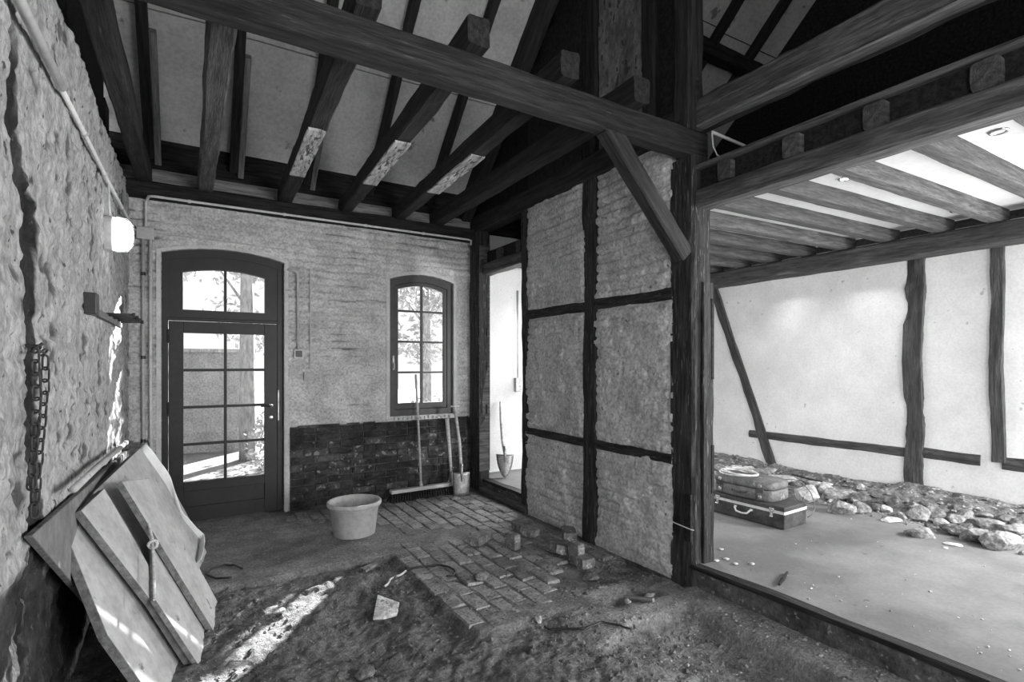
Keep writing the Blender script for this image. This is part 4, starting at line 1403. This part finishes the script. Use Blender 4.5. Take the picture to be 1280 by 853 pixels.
spade('spade', (2.60, 5.43, -.004), (0, 0, math.radians(-14)), 'flat bladed spade leaning in the corner beneath the arched window', .27, .20,
      [(0, 0, .27), (-.01, .055, .6), (-.045, .15, .98)], True, STEEL)
spade('spade', (3.17, 5.42, ZS + .004), (0, 0, math.radians(-32)), 'pointed shovel leaning on white wall seen through the doorway', .27, .21,
      [(0, 0, .27), (-.03, .055, .42), (-.05, .14, .65), (-.06, .24, .88)], False, STEEL, pointed=True)
# trowel leaning at the tools
tw = tag(empty('pry_bar', (2.46, 5.60, 0.0)), 'short iron bar leaning between tool shaft and spade', 'tool')
mb = MB(); mb.tube([(.02, .0, .012), (.075, .03, .14), (.125, .05, .27)], .012, 8); mb.tube([(.125, .05, .27), (.13, .04, .285), (.125, .02, .29)], .010, 8); mb.build('bar', STEEL, tw, shade=True)


# ------------------------------------------------------------------ loose bricks and stones by the partition
def loose_brick_mesh(seed, L=.24, Wd=.115, H=.068):
    r = random.Random(seed); j = lambda s: r.uniform(-s, s)
    bm = bmesh.new(); bmesh.ops.create_cube(bm, size=1)
    bmesh.ops.subdivide_edges(bm, edges=bm.edges, cuts=3, use_grid_fill=True)
    for v in bm.verts:
        c = Vector((v.co.x * L, v.co.y * Wd, v.co.z * H))
        k = fbm(np.array([c.x * 14 + seed]), np.array([c.y * 14]), c.z * 14, seed, 3)[0]
        e = sum(abs(abs(t) - .5) < .01 for t in v.co)
        c *= 1 + .03 * k - (.03 * (e == 2) + .07 * (e == 3)) * (1 + k)
        v.co = c + Vector((0, 0, H / 2))
    me = bpy.data.meshes.new('loose_brick'); bm.to_mesh(me); bm.free(); me.materials.append(LOOSE)
    return me


lb = [('light topped loose brick lying apart on paving, nearest the bucket', 600, 678, 0, 32, 1.0, 0, 0),
      ('upright half brick standing pale side out beside the brick rubble', 640, 686, 0, 14, .52, 90, 0),
      ('loose brick lying flat behind the upright half brick', 650, 664, 0, 70, 1.0, 0, 0),
      ('half brick leaning against the brick pile near the door post', 661, 672, 0, 20, .6, 0, 12),
      ('loose brick lying flat against the foot of middle stud', 711, 672, 0, 60, .9, 0, 0),
      ('tilted loose brick with chipped pale end', 697, 694, 0, 75, .9, 0, 14),
      ('brick standing on edge with smooth face, nearest the framed wall', 720, 703, 0, 5, .62, 90, 0),
      ('broken half brick under the edge of standing brick', 730, 708, 0, 88, .5, 0, 0)]
for k, (lab, px, py, zz, rot, sc, tip, tilt) in enumerate(lb):
    p = at_z(px, py, .0)
    o = link('loose_brick', loose_brick_mesh(400 + k))
    zb = max(gz(p.x, p.y), 0.004) - .002
    o.scale = (sc, 1, 1)
    if tip:
        o.rotation_euler = (0, math.radians(-90), math.radians(rot))
        o.location = (p.x, p.y, zb + .24 * sc / 2)
        o.location = (p.x + .034, p.y, zb + .24 * sc / 2)
    else:
        o.rotation_euler = (math.radians(tilt), math.radians(tilt * .6), math.radians(rot))
        o.location = (p.x, p.y, zb + (.02 if tilt else 0))
    tag(o, lab, 'brick', 'loose bricks by the partition')
o = link('stone', rock_mesh('stone', 420, .13, .10, .085, STONE_D)); p = at_z(602, 726, 0); o.location = (p.x, p.y, .0); tag(o, 'rounded dark stone on the paving near the pit edge', 'stone')
o = link('stone', rock_mesh('stone', 421, .06, .05, .05, STONE)); p = at_z(672, 773, 0); o.location = (p.x, p.y, gz(p.x, p.y) - .004); tag(o, 'small stone at the front edge of brick paving', 'stone')
o = link('stone', rock_mesh('stone', 422, .12, .10, .06, STONE_D)); p = at_z(457, 846, -.1); o.location = (p.x, p.y, gz(p.x, p.y) - .01); tag(o, 'dark stone in the dug dirt near the picture bottom', 'stone')
o = link('stone', rock_mesh('stone', 423, .15, .10, .05, STONE)); p = at_z(341, 772, -.09); o.location = (p.x, p.y, gz(p.x, p.y) - .012); tag(o, 'flat stone in the dirt left of sunlit patch', 'stone')
for k, (px, py, a, b, c, lab) in enumerate(((812, 741, .09, .05, .04, 'pale stone chip in the dark hollow beside corner post'), (785, 752, .05, .05, .04, 'small round stone beside the wooden stick'),
                                              (740, 716, .14, .11, .06, 'dark broken brick at the edge of hollow'), (965, 727, .04, .03, .02, 'tiny chip on the foundation'))):
    if k == 3: continue
    p = at_z(px, py, 0); o = link('stone', rock_mesh('stone', 430 + k, a, b, c, STONE if k < 2 else STONE_D)); o.location = (p.x, p.y, gz(p.x, p.y) - .004); tag(o, lab, 'stone')
p0 = at_z(780, 742, -.01); p1 = at_z(817, 756, -.01)
o = timber('stick', (p0.x, p0.y, gz(p0.x, p0.y) + .018), (p1.x, p1.y, gz(p1.x, p1.y) + .018), .022, .022, T_PLANK, rough=.002)
tag(o, 'short wooden stick lying in the hollow beside the corner post', 'stick')

# pale plaster shard on the dirt
p = at_z(483, 765, -.06); g = gz(p.x, p.y)
pts = [at_z(px, py, 0) for px, py in ((472, 750), (500, 755), (497, 765), (481, 769), (466, 771))]
c = sum(pts, Vector()) / 5
mb = MB(); mb.slab([Vector((q.x - c.x, q.y - c.y, .02 + .010 * (q.y - c.y) / .05)) for q in pts], (0, 0, -.022))
o = mb.build('plaster_shard', STONE_L, bevel=.003); p = at_z(483, 762, -.05); o.location = (p.x, p.y, gz(p.x, p.y) + .012); tag(o, 'pale angular plaster shard lying alone on the dirt', 'shard')
mb = MB(); pts = [at_z(px, py, 0) for px, py in ((452, 714), (474, 704), (474, 708), (459, 717))]
c = sum(pts, Vector()) / 4
mb.slab([Vector((q.x - c.x, q.y - c.y, .01)) for q in pts], (0, 0, -.018)); o = mb.build('tile_fragment', PAVER); p = at_z(463, 711, -.04); o.location = (p.x, p.y, gz(p.x, p.y) + .012)
tag(o, 'thin tile fragment in the dirt below the paving step', 'fragment')


# cables on the ground
def ground_cable(name, pix, r, m, label, lift=.004):
    pts = []
    for px, py in pix:
        p = at_z(px, py, -.01)
        for _ in range(4):
            p = at_z(px, py, gz(p.x, p.y) + r)
        pts.append(p)
    out = []
    for a, b in zip(pts[:-1], pts[1:]):
        for k in range(4):
            q = a.lerp(b, k / 4); q.z = max(gz(q.x, q.y) + r + lift, q.z); out.append(q)
    out.append(pts[-1] + Vector((0, 0, lift)))
    o = MB().tube(out, r, 8).build(name, m, shade=True)
    return tag(o, label, 'cable')


ground_cable('black_cable', [(290, 723), (270, 724), (257, 719), (264, 712), (280, 707), (292, 707), (303, 712)], .007, BLACKP, 'loop of black cable on the dirt beside leaning boards')
ground_cable('black_cable', [(505, 716), (516, 711), (530, 709), (548, 707), (560, 709), (568, 713), (570, 717), (566, 721), (558, 721)], .007, BLACKP, 'curved black hose end lying on the brick paving')
ground_cable('old_rope', [(481, 734), (490, 724), (500, 720), (508, 714)], .008, HANDLE, 'frayed pale rope at the edge of paving')
ground_cable('black_cable', [(681, 784), (686, 788), (705, 788), (730, 788), (742, 783), (752, 779), (770, 782), (790, 787)], .006, BLACKP, 'black cable lying along the front of mortar curb')

# ------------------------------------------------------------------ suitcases
sc = tag(empty('suitcase', (4.25, 2.87, ZS + .004)), 'long dark flat suitcase with bright trim, underneath the other case', 'suitcase', 'two old suitcases')
sc.rotation_euler = (0, 0, math.radians(2.5))
hw_, hl = .17, .36
mb = MB(); mb.box((-hw_, -hl, 0), (hw_, hl, .122)); mb.build('body', LEATHER_D, sc, bevel=.008)
mb = MB(); mb.box((-hw_, -hl, .140), (hw_, hl, .178)); mb.build('lid', LEATHER_D, sc, bevel=.008)
mb = MB(); mb.box((-hw_ - .003, -hl - .003, .120), (hw_ + .003, hl + .003, .128)); mb.box((-hw_ - .003, -hl - .003, .134), (hw_ + .003, hl + .003, .142)); mb.box((-hw_ + .004, -hl + .004, .126), (hw_ - .004, hl - .004, .136)); mb.build('metal_trim', PVC, sc)
mb = MB(); xh = -hw_
mb.tube([(xh, -.075, .098), (xh - .022, -.072, .095), (xh - .034, -.05, .068), (xh - .036, 0, .062), (xh - .034, .05, .068), (xh - .022, .072, .095), (xh, .075, .098)], .008, 10)
hnd = mb.build('handle', PVC, sc, shade=True)
for yy in (-.255, .255):
    mb = MB(); mb.box((xh - .008, yy - .022, .135), (xh, yy + .022, .160)); mb.box((xh - .012, yy - .012, .085), (xh, yy + .012, .138)); mb.tube([(xh - .01, yy - .015, .088), (xh - .01, yy + .015, .088)], .008, 8)
    mb.build('latch', CHROME, sc, bevel=.002)
for yy in (-.075, .075):
    mb = MB(); mb.box((xh - .006, yy - .014, .088), (xh + .001, yy + .014, .110)); mb.build('handle_plate', CHROME, hnd)

su = tag(empty('suitcase', (4.27, 2.93, ZS + .183)), 'scuffed rounded leather suitcase lying on the flat dark one', 'suitcase', 'two old suitcases')
su.rotation_euler = (0, 0, math.radians(3))


def soft_box(mb, a, b, z0, z1, ex=5.0, n=40, bulge=.012):
    lev = []
    for t, s in ((0, .93), (.08, .975), (.22, 1.0), (.5, 1.0), (.78, 1.0), (.92, .975), (1, .93)):
        lev.append((z0 + (z1 - z0) * t, s))
    vs = []; fs = []
    for z, s in lev:
        for k in range(n):
            t = 2 * math.pi * k / n; c, s_ = math.cos(t), math.sin(t)
            vs.append((a * s * math.copysign(abs(c) ** (2 / ex), c), b * (1 - (1 - s) * a / b) * math.copysign(abs(s_) ** (2 / ex), s_), z))
    for i in range(len(lev) - 1):
        for k in range(n):
            l = (k + 1) % n; fs.append((i * n + k, i * n + l, (i + 1) * n + l, (i + 1) * n + k))
    vs += [(0, 0, z0), (0, 0, z1 + bulge)]
    b0 = len(vs) - 2
    for k in range(n):
        l = (k + 1) % n
        fs += [(b0, l, k), (b0 + 1, (len(lev) - 1) * n + k, (len(lev) - 1) * n + l)]
    return mb.add(vs, fs)


soft_box(MB(), .172, .29, 0, .098).build('body', LEATHER, su, shade=True)
soft_box(MB(), .172, .29, .102, .165).build('lid', LEATHER, su, shade=True)
soft_box(MB(), .165, .283, .095, .105, bulge=0).build('seam', LEATHER_D, su)
for yy in (-.19, .19):
    for z in (.04, .132):
        mb = MB(); M = Matrix.Translation((-.171, yy, z)) @ Matrix.Rotation(math.radians(-90), 4, 'Y')
        mb.lathe([(.0005, .008), (.014, .007), (.018, 0)], 14, M); mb.build('stud', STEEL, su, shade=True)
    mb = MB(); mb.box((-.178, yy - .035, .074), (-.166, yy + .035, .11)); mb.build('lock_plate', LEATHER_D, su, bevel=.003)
mb = MB(); mb.tube([(-.17, -.07, .06), (-.188, -.06, .052), (-.192, 0, .048), (-.188, .06, .052), (-.17, .07, .06)], .008, 8); mb.build('handle', LEATHER_D, su, shade=True)
# end trim strip
for yy in (-.16, .16):
    MB().tube([(-.1735, yy, .01), (-.174, yy, .09)], .004, 6).build('strap_loop', LEATHER_D, su)

# coil of pale cable on the suitcases
pts = []
r3 = random.Random(5)
for k in range(150):
    t = k / 150; a = t * 2 * math.pi * 3.2
    rx = .115 + .03 * math.sin(a * .37 + 1) + .008 * math.sin(a * 1.3); ry = .16 + .02 * math.sin(a * .6)
    pts.append(Vector((4.22 + rx * math.cos(a), 3.00 + ry * math.sin(a), ZS + .183 + .182 + .004 * math.floor(a / 6.283) + .006 * (1 + math.sin(a * 1.7)))))
pts.append(Vector((4.34, 3.0, ZS + .352)))
o = MB().tube(pts, .0065, 8).build('cable_coil', ROPE, shade=True)
tag(o, 'coil of pale cable lying on top of the leather suitcase', 'cable')
q = [(4.40, 2.70, .345), (4.455, 2.64, .35), (4.49, 2.57, .32), (4.51, 2.52, .25), (4.505, 2.49, .18), (4.48, 2.475, .12), (4.45, 2.48, .08), (4.42, 2.50, .06)]
o = MB().tube([Vector((a, b, ZS + c)) for a, b, c in q], .004, 8).build('lead', SHEET_E, shade=True)
tag(o, 'single grey lead looping down behind the end of two suitcases', 'cable')


# ------------------------------------------------------------------ rubble along the white wall
def mound(x, y):
    x = np.asarray(x, float); y = np.asarray(y, float)
    lim = smooth(0.6, 1.4, y) * (1 - 0.25 * smooth(2.2, 3.0, y)) * (1 - smooth(5.0, 5.5, y))
    a = np.interp(y, [0.5, 1.5, 2.3, 3.0, 3.6, 4.4, 5.2], [5.25, 5.22, 5.28, 5.25, 5.15, 5.0, 5.3])
    hh = smooth(0, 1, (x - a) / (5.9 - a)) * (0.20 + 0.05 * smooth(3.2, 4.2, y))
    n = fbm(x * 6, y * 6, 0, 501, 4)
    return ZS + np.maximum(lim * (hh + 0.05 * n * smooth(0, .3, (x - a))) - 0.006 + 0.004 * n, -.01)


def mz(x, y):
    return max(float(mound(np.array([x]), np.array([y]))[0]), ZS)


xs = np.arange(4.9, XR - .004, .022); ys = np.arange(0.5, 5.6, .022)
Xg, Yg = np.meshgrid(xs, ys, indexing='ij')
heap = link('rubble_heap', grid_mesh('rubble_heap', len(xs), len(ys), np.stack([Xg, Yg, mound(Xg, Yg)], -1), [STONE_D]))
heap['kind'] = 'stuff'; heap['label'] = 'low bank of broken mortar under the rubble stones by the white wall'; heap['category'] = 'rubble'


def at_mound(px, py):
    d = ray(px, py); t = 3.0
    while t < 9:
        p = EYE + d * t
        if p.x > XR - .03 or p.z <= mz(p.x, p.y):
            break
        t += .015
    return p


C8 = lambda x, y: (1020 + x / 4.923, 580 + y / 4.923)
C7 = lambda x, y: (870 + x / 6.095, 560 + y / 6.095)
D_, M_, P_ = STONE_D, STONE, STONE_L
rub = [(C8(155, 330), 150, 112, M_, 'rugged grey stone in front of rubble, nearest the suitcases', 4.923), (C8(280, 322), 115, 85, M_, 'low grey stone right against the rugged stone nearest suitcases', 4.923),
       (C8(640, 372), 140, 125, M_, 'tall blocky stone standing below the wide wall upright', 4.923), (C8(740, 345), 105, 90, M_, 'wedge stone leaning right of the tall blocky one', 4.923),
       (C8(785, 398), 90, 66, P_, 'bright white angular stone in the front row', 4.923), (C8(862, 382), 110, 66, M_, 'rounded stone just behind the white angular stone', 4.923),
       (C8(872, 455), 150, 78, D_, 'dark flat stone in front of the rounded stone', 4.923), (C8(1000, 503), 150, 112, M_, 'big pitted stone, second from the end in front row', 4.923),
       (C8(1168, 558), 185, 125, M_, 'biggest angular stone in front, nearest the picture edge', 4.923), (C8(1080, 410), 180, 75, M_, 'broad stone lying behind the big pitted one', 4.923),
       (C8(1215, 445), 180, 72, M_, 'long slab stone behind the biggest angular one', 4.923), (C8(660, 476), 150, 80, M_, 'lone pitted stone lying out on the concrete', 4.923),
       (C8(540, 352), 90, 60, M_, 'pale grey stone left of the tall blocky one', 4.923), (C8(475, 285), 120, 100, D_, 'dark stone leaning against the heap', 4.923),
       (C8(382, 305), 95, 70, D_, 'dark stone behind the rugged stones', 4.923), (C8(270, 255), 150, 85, D_, 'broad dark stone on the heap behind rugged stone', 4.923),
       (C8(130, 232), 205, 80, M_, 'large flat slab tilted on the heap', 4.923), (C8(65, 185), 80, 60, P_, 'chalky white lump on the heap left of the large flat slab', 4.923), (C8(290, 165), 55, 42, P_, 'small white lump on top of heap behind the large flat slab', 4.923),
       (C8(385, 225), 100, 60, D_, 'dark lump high on the heap right of the small white lump', 4.923), (C8(545, 250), 90, 50, D_, "dark lump on the heap just left of the wide upright's foot", 4.923), (C8(800, 312), 130, 52, D_, 'dark flattish lump behind the wedge stone', 4.923), (C8(950, 345), 130, 62, M_, 'grey lump behind the rounded stone and white angular stone', 4.923),
       (C8(1000, 305), 60, 40, D_, 'little dark lump behind the grey lump near the heap top', 4.923), (C8(1180, 362), 110, 50, D_, 'dark lump directly behind the long slab stone', 4.923), (C8(1262, 372), 100, 42, D_, 'dark lump at the picture edge behind the long slab stone', 4.923), (C8(730, 272), 140, 42, D_, "dark wide lump lying right of the wide upright's foot", 4.923),
       (C8(320, 215), 70, 50, M_, 'grey lump between large flat slab and the dark lump behind it', 4.923), (C8(880, 290), 80, 40, D_, 'dark lump on the bank well right of the wide upright', 4.923), (C8(1060, 340), 90, 45, M_, 'grey lump between the broad stone and the heap top', 4.923), (C8(1130, 350), 70, 42, D_, 'small dark lump behind the big pitted stone', 4.923),
       (C8(600, 300), 70, 50, D_, 'dark lump tucked behind the left side of tall blocky stone', 4.923), (C8(460, 370), 110, 35, P_, 'thin pale shard lying flat before the heap', 4.923), (C8(445, 312), 80, 60, P_, 'upturned pale shard between dark stones', 4.923),
       (C8(845, 512), 85, 22, P_, 'slim pale chip lying out on the concrete', 4.923), (C8(795, 527), 28, 18, P_, 'tiny pale chip beside the slim chip', 4.923), (C8(1285, 570), 50, 40, P_, 'pale chip at the edge of picture below rubble', 4.923),
       (C8(1255, 420), 90, 50, M_, 'grey lump wedged right beside the biggest angular stone', 4.923), (C8(940, 410), 80, 50, D_, 'dark lump tucked behind the dark flat stone', 4.923), (C8(700, 395), 50, 30, D_, 'tiny dark lump below the wedge stone', 4.923),
       (C7(180, 215), 115, 100, M_, 'rounded stone at the left of heap behind suitcases', 6.095), (C7(245, 200), 80, 70, P_, 'small pale lump right of the rounded stone behind suitcases', 6.095), (C7(300, 180), 100, 60, P_, 'pointed pale shard sticking up behind the cable coil', 6.095),
       (C7(400, 210), 110, 65, P_, 'pale lump behind the cable coil, right of pointed shard', 6.095), (C7(510, 240), 160, 75, M_, "grey lump above the upper suitcase's near end", 6.095), (C7(660, 285), 190, 80, P_, 'broad pale lump at the foot of slanting brace', 6.095),
       (C7(845, 438), 180, 150, P_, 'chalk white block directly behind the suitcases', 6.095), (C7(1000, 310), 110, 55, P_, 'bright white slab on the heap beside chalk block', 6.095), (C7(1040, 425), 80, 36, P_, 'flat pale lump in front of the white slab beside chalk block', 6.095),
       (C7(560, 200), 100, 60, M_, "grey lump on the heap left of slanting brace's foot", 6.095), (C7(760, 300), 90, 60, D_, 'dark lump behind the chalk white block', 6.095), (C7(900, 300), 100, 60, P_, "pale lump between the brace's foot and the bright white slab", 6.095), (C7(130, 250), 80, 80, M_, 'grey lump half hidden by corner post behind suitcases', 6.095)]
for k, ((px, py), w, h, m, lab, sc_) in enumerate(rub):
    p = at_mound(px, py - h / sc_ * .10)
    dpt = (p - EYE).dot(CF)
    W_ = 1.14 * w / sc_ / FPX * dpt; H_ = 1.14 * h / sc_ / FPX * dpt
    o = link('rubble_stone', rock_mesh('rubble_stone', 520 + k, W_, W_ * .85, H_ * .92, m, rough=.32))
    yaw = -YAW + rnd.uniform(-.3, .3)
    x = min(p.x + W_ * .25, XR - W_ * .40 - .02)
    o.location = (x, p.y + W_ * .15, min(p.z, mz(x, p.y)) - (.010 if p.x > 5.2 else .002))
    o.rotation_euler = (0, 0, yaw)
    tag(o, lab or 'broken stone or mortar lump half buried on the bank along white wall', 'stone', 'rubble stones along the white wall')


def mz2(x, y):
    return mz(x, y) if x < XR - .03 else None


o = crumbs('rubble_chips', M_, 1500, lambda r: (r.uniform(5.1, 5.86), r.uniform(.7, 5.4)), mz2, .006, .035, 11, None)
o['label'] = 'small broken chips strewn between the rubble stones'; o['category'] = 'rubble'
o = crumbs('plaster_crumbs', P_, 260, lambda r: (5.2 - 2.2 * r.random() ** .5 if r.random() < .6 else r.uniform(2.98, 3.5), r.uniform(0.4, 4.5)), lambda x, y: ZS + .003, .002, .011, 12, None)
o['label'] = 'plaster crumbs scattered over the concrete slab'; o['category'] = 'debris'
mb = MB(); p = [at_z(px, py, ZS + .012) for px, py in ((974, 731), (979, 724), (984, 716))]
mb.tube(p, [.008, .012, .009], 8); o = mb.build('wood_splinter', T_DARK, shade=True); tag(o, 'dark curved wood splinter on the concrete near its edge', 'splinter')
for k, (px, py) in enumerate(((895, 702), (908, 700), (919, 706), (901, 688), (940, 706))):
    p = at_z(px, py, ZS)
    if p.x < 2.97: p.x = 2.98
    o = link('plaster_chip', rock_mesh('plaster_chip', 600 + k, .05, .035, .015, P_, sub=2)); o.location = (p.x, p.y, ZS + .001)
    tag(o, ('pale plaster chip on slab edge, closest to the corner post', 'second pale plaster chip along slab edge from corner post', 'third pale plaster chip along slab edge from corner post', 'pale plaster chip farthest back beside corner post, toward suitcases', 'pale plaster chip on slab edge farthest from corner post')[k], 'chip', 'plaster chips beside the corner post')
mb = MB(); a = at_mound(990, 599); b = at_mound(1016, 606); c = at_mound(1033, 607)
mb.tube([a + Vector((0, 0, .05)), b + Vector((0, 0, .05)), c + Vector((0, 0, .03))], .010, 8); o = mb.build('iron_rod', IRON, shade=True); tag(o, 'thin dark rod lying on the rubble beside the brace', 'rod')

# conduit with switch in the room beyond, seen through the doorway
yv = YB - .04
mb = MB(); mb.tube([(3.545, yv, 2.45), (3.545, yv, 1.32)], .009, 8); o = mb.build('wall_conduit', PVC_P, shade=True); tag(o, 'upright conduit on white wall seen through the doorway', 'conduit')
mb = MB(); mb.box((3.50, yv - .03, 1.15), (3.59, yv + .02, 1.33)); o = mb.build('switch_box', STEEL, bevel=.006); tag(o, 'grey switch box on the white wall beyond the doorway', 'switch')
# pale conduit with loose cable above the corner post
mb = MB(); mb.tube([(2.98, 2.33, 3.07), (3.25, 2.335, 3.06), (3.60, 2.34, 3.045)], .011, 8); o = mb.build('loft_conduit', PVC, shade=True); tag(o, 'short pale conduit running from the corner post into the loft', 'conduit')
mb = MB(); mb.tube([(2.975, 2.325, 3.06), (2.98, 2.32, 2.97), (3.02, 2.32, 2.92), (3.12, 2.325, 2.905), (3.28, 2.33, 2.95), (3.42, 2.335, 2.985)], .005, 6); mb.build('loose_cable', PVC, o)
# stick and post on the dark loft
o = timber('loft_pole', (4.0, 1.95, 3.10), (4.4, .2, 3.22), .03, .03, T_PLANK); tag(o, 'thin pole lying across the dark loft above the white ceiling', 'pole')
o = timber('loft_post', (3.75, 1.75, 2.845), (3.75, 1.75, 3.16), .07, .05, T_WALL, up=(0, 1, 0)); tag(o, 'short stub of timber standing up on the dark loft', 'post')
o = timber('loft_post', (4.35, .62, 2.845), (4.35, .62, 3.17), .08, .08, T_WALL, up=(0, 1, 0)); tag(o, 'short timber post carrying the thin pole on the loft', 'post')

# ------------------------------------------------------------------ garden outside
mb = MB(); mb.box((-14, YB + .25, -.4), (20, 32, -.06)); o = struct(mb.build('ground', GROUND))
gw = tag(empty('garden_wall', (-2.2, 10.8, -.06)), 'pale grey rendered garden wall seen through the glazed door', 'wall')
mb = MB(); mb.box((-3.8, 0, 0), (3.05, .22, 1.78)); mb.build('masonry', RENDER, gw)
mb = MB(); mb.box((-3.85, -.04, 1.78), (3.1, .26, 1.84)); mb.build('coping', BARK, gw)


def tree(name, x, y, th, tr_, label, crown, n, seed, ls=.10, lean=0):
    r = random.Random(seed)
    e = tag(empty(name, (x, y, -.06)), label, 'tree' if th > 1.6 else 'shrub')
    if th:
        mb = MB(); mb.tube([(0, 0, 0), (lean * .4, 0, th * .5), (lean, .05, th)], [tr_ * 1.15, tr_, tr_ * .7], 12); mb.build('trunk', BARK, e, shade=True)
        mb = MB()
        for k in range(9):
            a = r.uniform(0, 6.28); z0 = th * r.uniform(.55, .95)
            mb.tube([(lean * z0 / th, 0, z0), (lean + math.cos(a) * crown[0] * .4, math.sin(a) * crown[1] * .4, z0 + r.uniform(.4, 1.0)), (lean + math.cos(a) * crown[0] * .8, math.sin(a) * crown[1] * .8, z0 + r.uniform(.8, 1.8))], [tr_ * .3, tr_ * .18, .01], 6)
        mb.build('branches', BARK, e)
    mb = MB()
    for k in range(n):
        while True:
            p = Vector((r.uniform(-1, 1), r.uniform(-1, 1), r.uniform(-1, 1)))
            if .15 < p.length < 1: break
        if math.sin(p.x * 6 + seed) * math.sin(p.y * 5) + math.sin(p.z * 6.3 + p.x * 2) < -.15: continue
        c = Vector((lean + p.x * crown[0], p.y * crown[1], crown[3] + p.z * crown[2]))
        d = Vector((r.gauss(0, 1), r.gauss(0, 1), r.gauss(0, 1))).normalized(); q = d.orthogonal().normalized(); s = ls * r.uniform(.5, 1.2)
        mb.add([c - d * s, c + q * s * .45, c + d * s, c - q * s * .45], [(0, 1, 2, 3)])
    o = mb.build('foliage', FOLI, e); o['kind'] = 'stuff'
    return e


tree('tree', .72, 9.6, 4.4, .11, 'slim tree trunk standing before the garden wall outside the door', (1.2, 1.2, .8, 4.9), 1500, 701, .10)
tree('tree', -2.0, 14.5, 4.0, .16, 'leafy tree beyond the garden wall, left behind transom light', (2.4, 1.8, 2.2, 4.2), 4200, 702, .13)
tree('tree', 2.2, 15.5, 4.0, .16, 'leafy tree beyond the garden wall, behind the slim trunk', (2.2, 1.8, 2.0, 3.6), 3000, 703, .12)
tree('tree', 5.4, 13.5, 4.0, .14, 'leafy tree seen through the arched window', (1.7, 1.6, 1.5, 3.0), 2200, 704, .12)
for k, (x, y, s, lab) in enumerate(((.95, 8.6, .38, 'low shrub at the foot of slim tree outside'), (1.25, 9.8, .42, 'round shrub right of the slim tree'), (3.9, 9.2, .55, 'leafy shrub outside below the arched window'), (5.2, 10.4, .6, 'shrub far outside the arched window'))):
    tree('shrub', x, y, 0, 0, lab, (s, s, s * 1.1, s * 1.0), 700, 720 + k, .055)

sh = tag(empty('sun_block_shed', (6.9, 8.7, -.06)), 'unseen shed added outside to keep the sun off the far window', 'shed')  # block added out of view to stop sun at the far window
mb = MB(); mb.box((-1.5, -1.4, 0), (1.9, .4, 3.6)); mb.build('walls', RENDER, sh)
mb = MB(); mb.slab([(-1.55, -1.5, 3.6), (2.1, -1.5, 3.6), (2.1, .5, 3.7), (-1.55, .5, 3.7)], (0, 0, .08)); mb.build('roof', BARK, sh)
tree('tree', 4.0, 8.14, 4.6, .085, 'slim tree outside the window that shades part of the sunlight', (.9, .9, 1.5, 4.0), 520, 731, .09)
tree('tree', 2.2, 8.25, 2.4, .05, 'unseen bushy tree added outside to block sun from the door', (.55, .5, 1.25, 2.75), 1500, 733, .10)  # foliage added out of view to cut the sun through the door
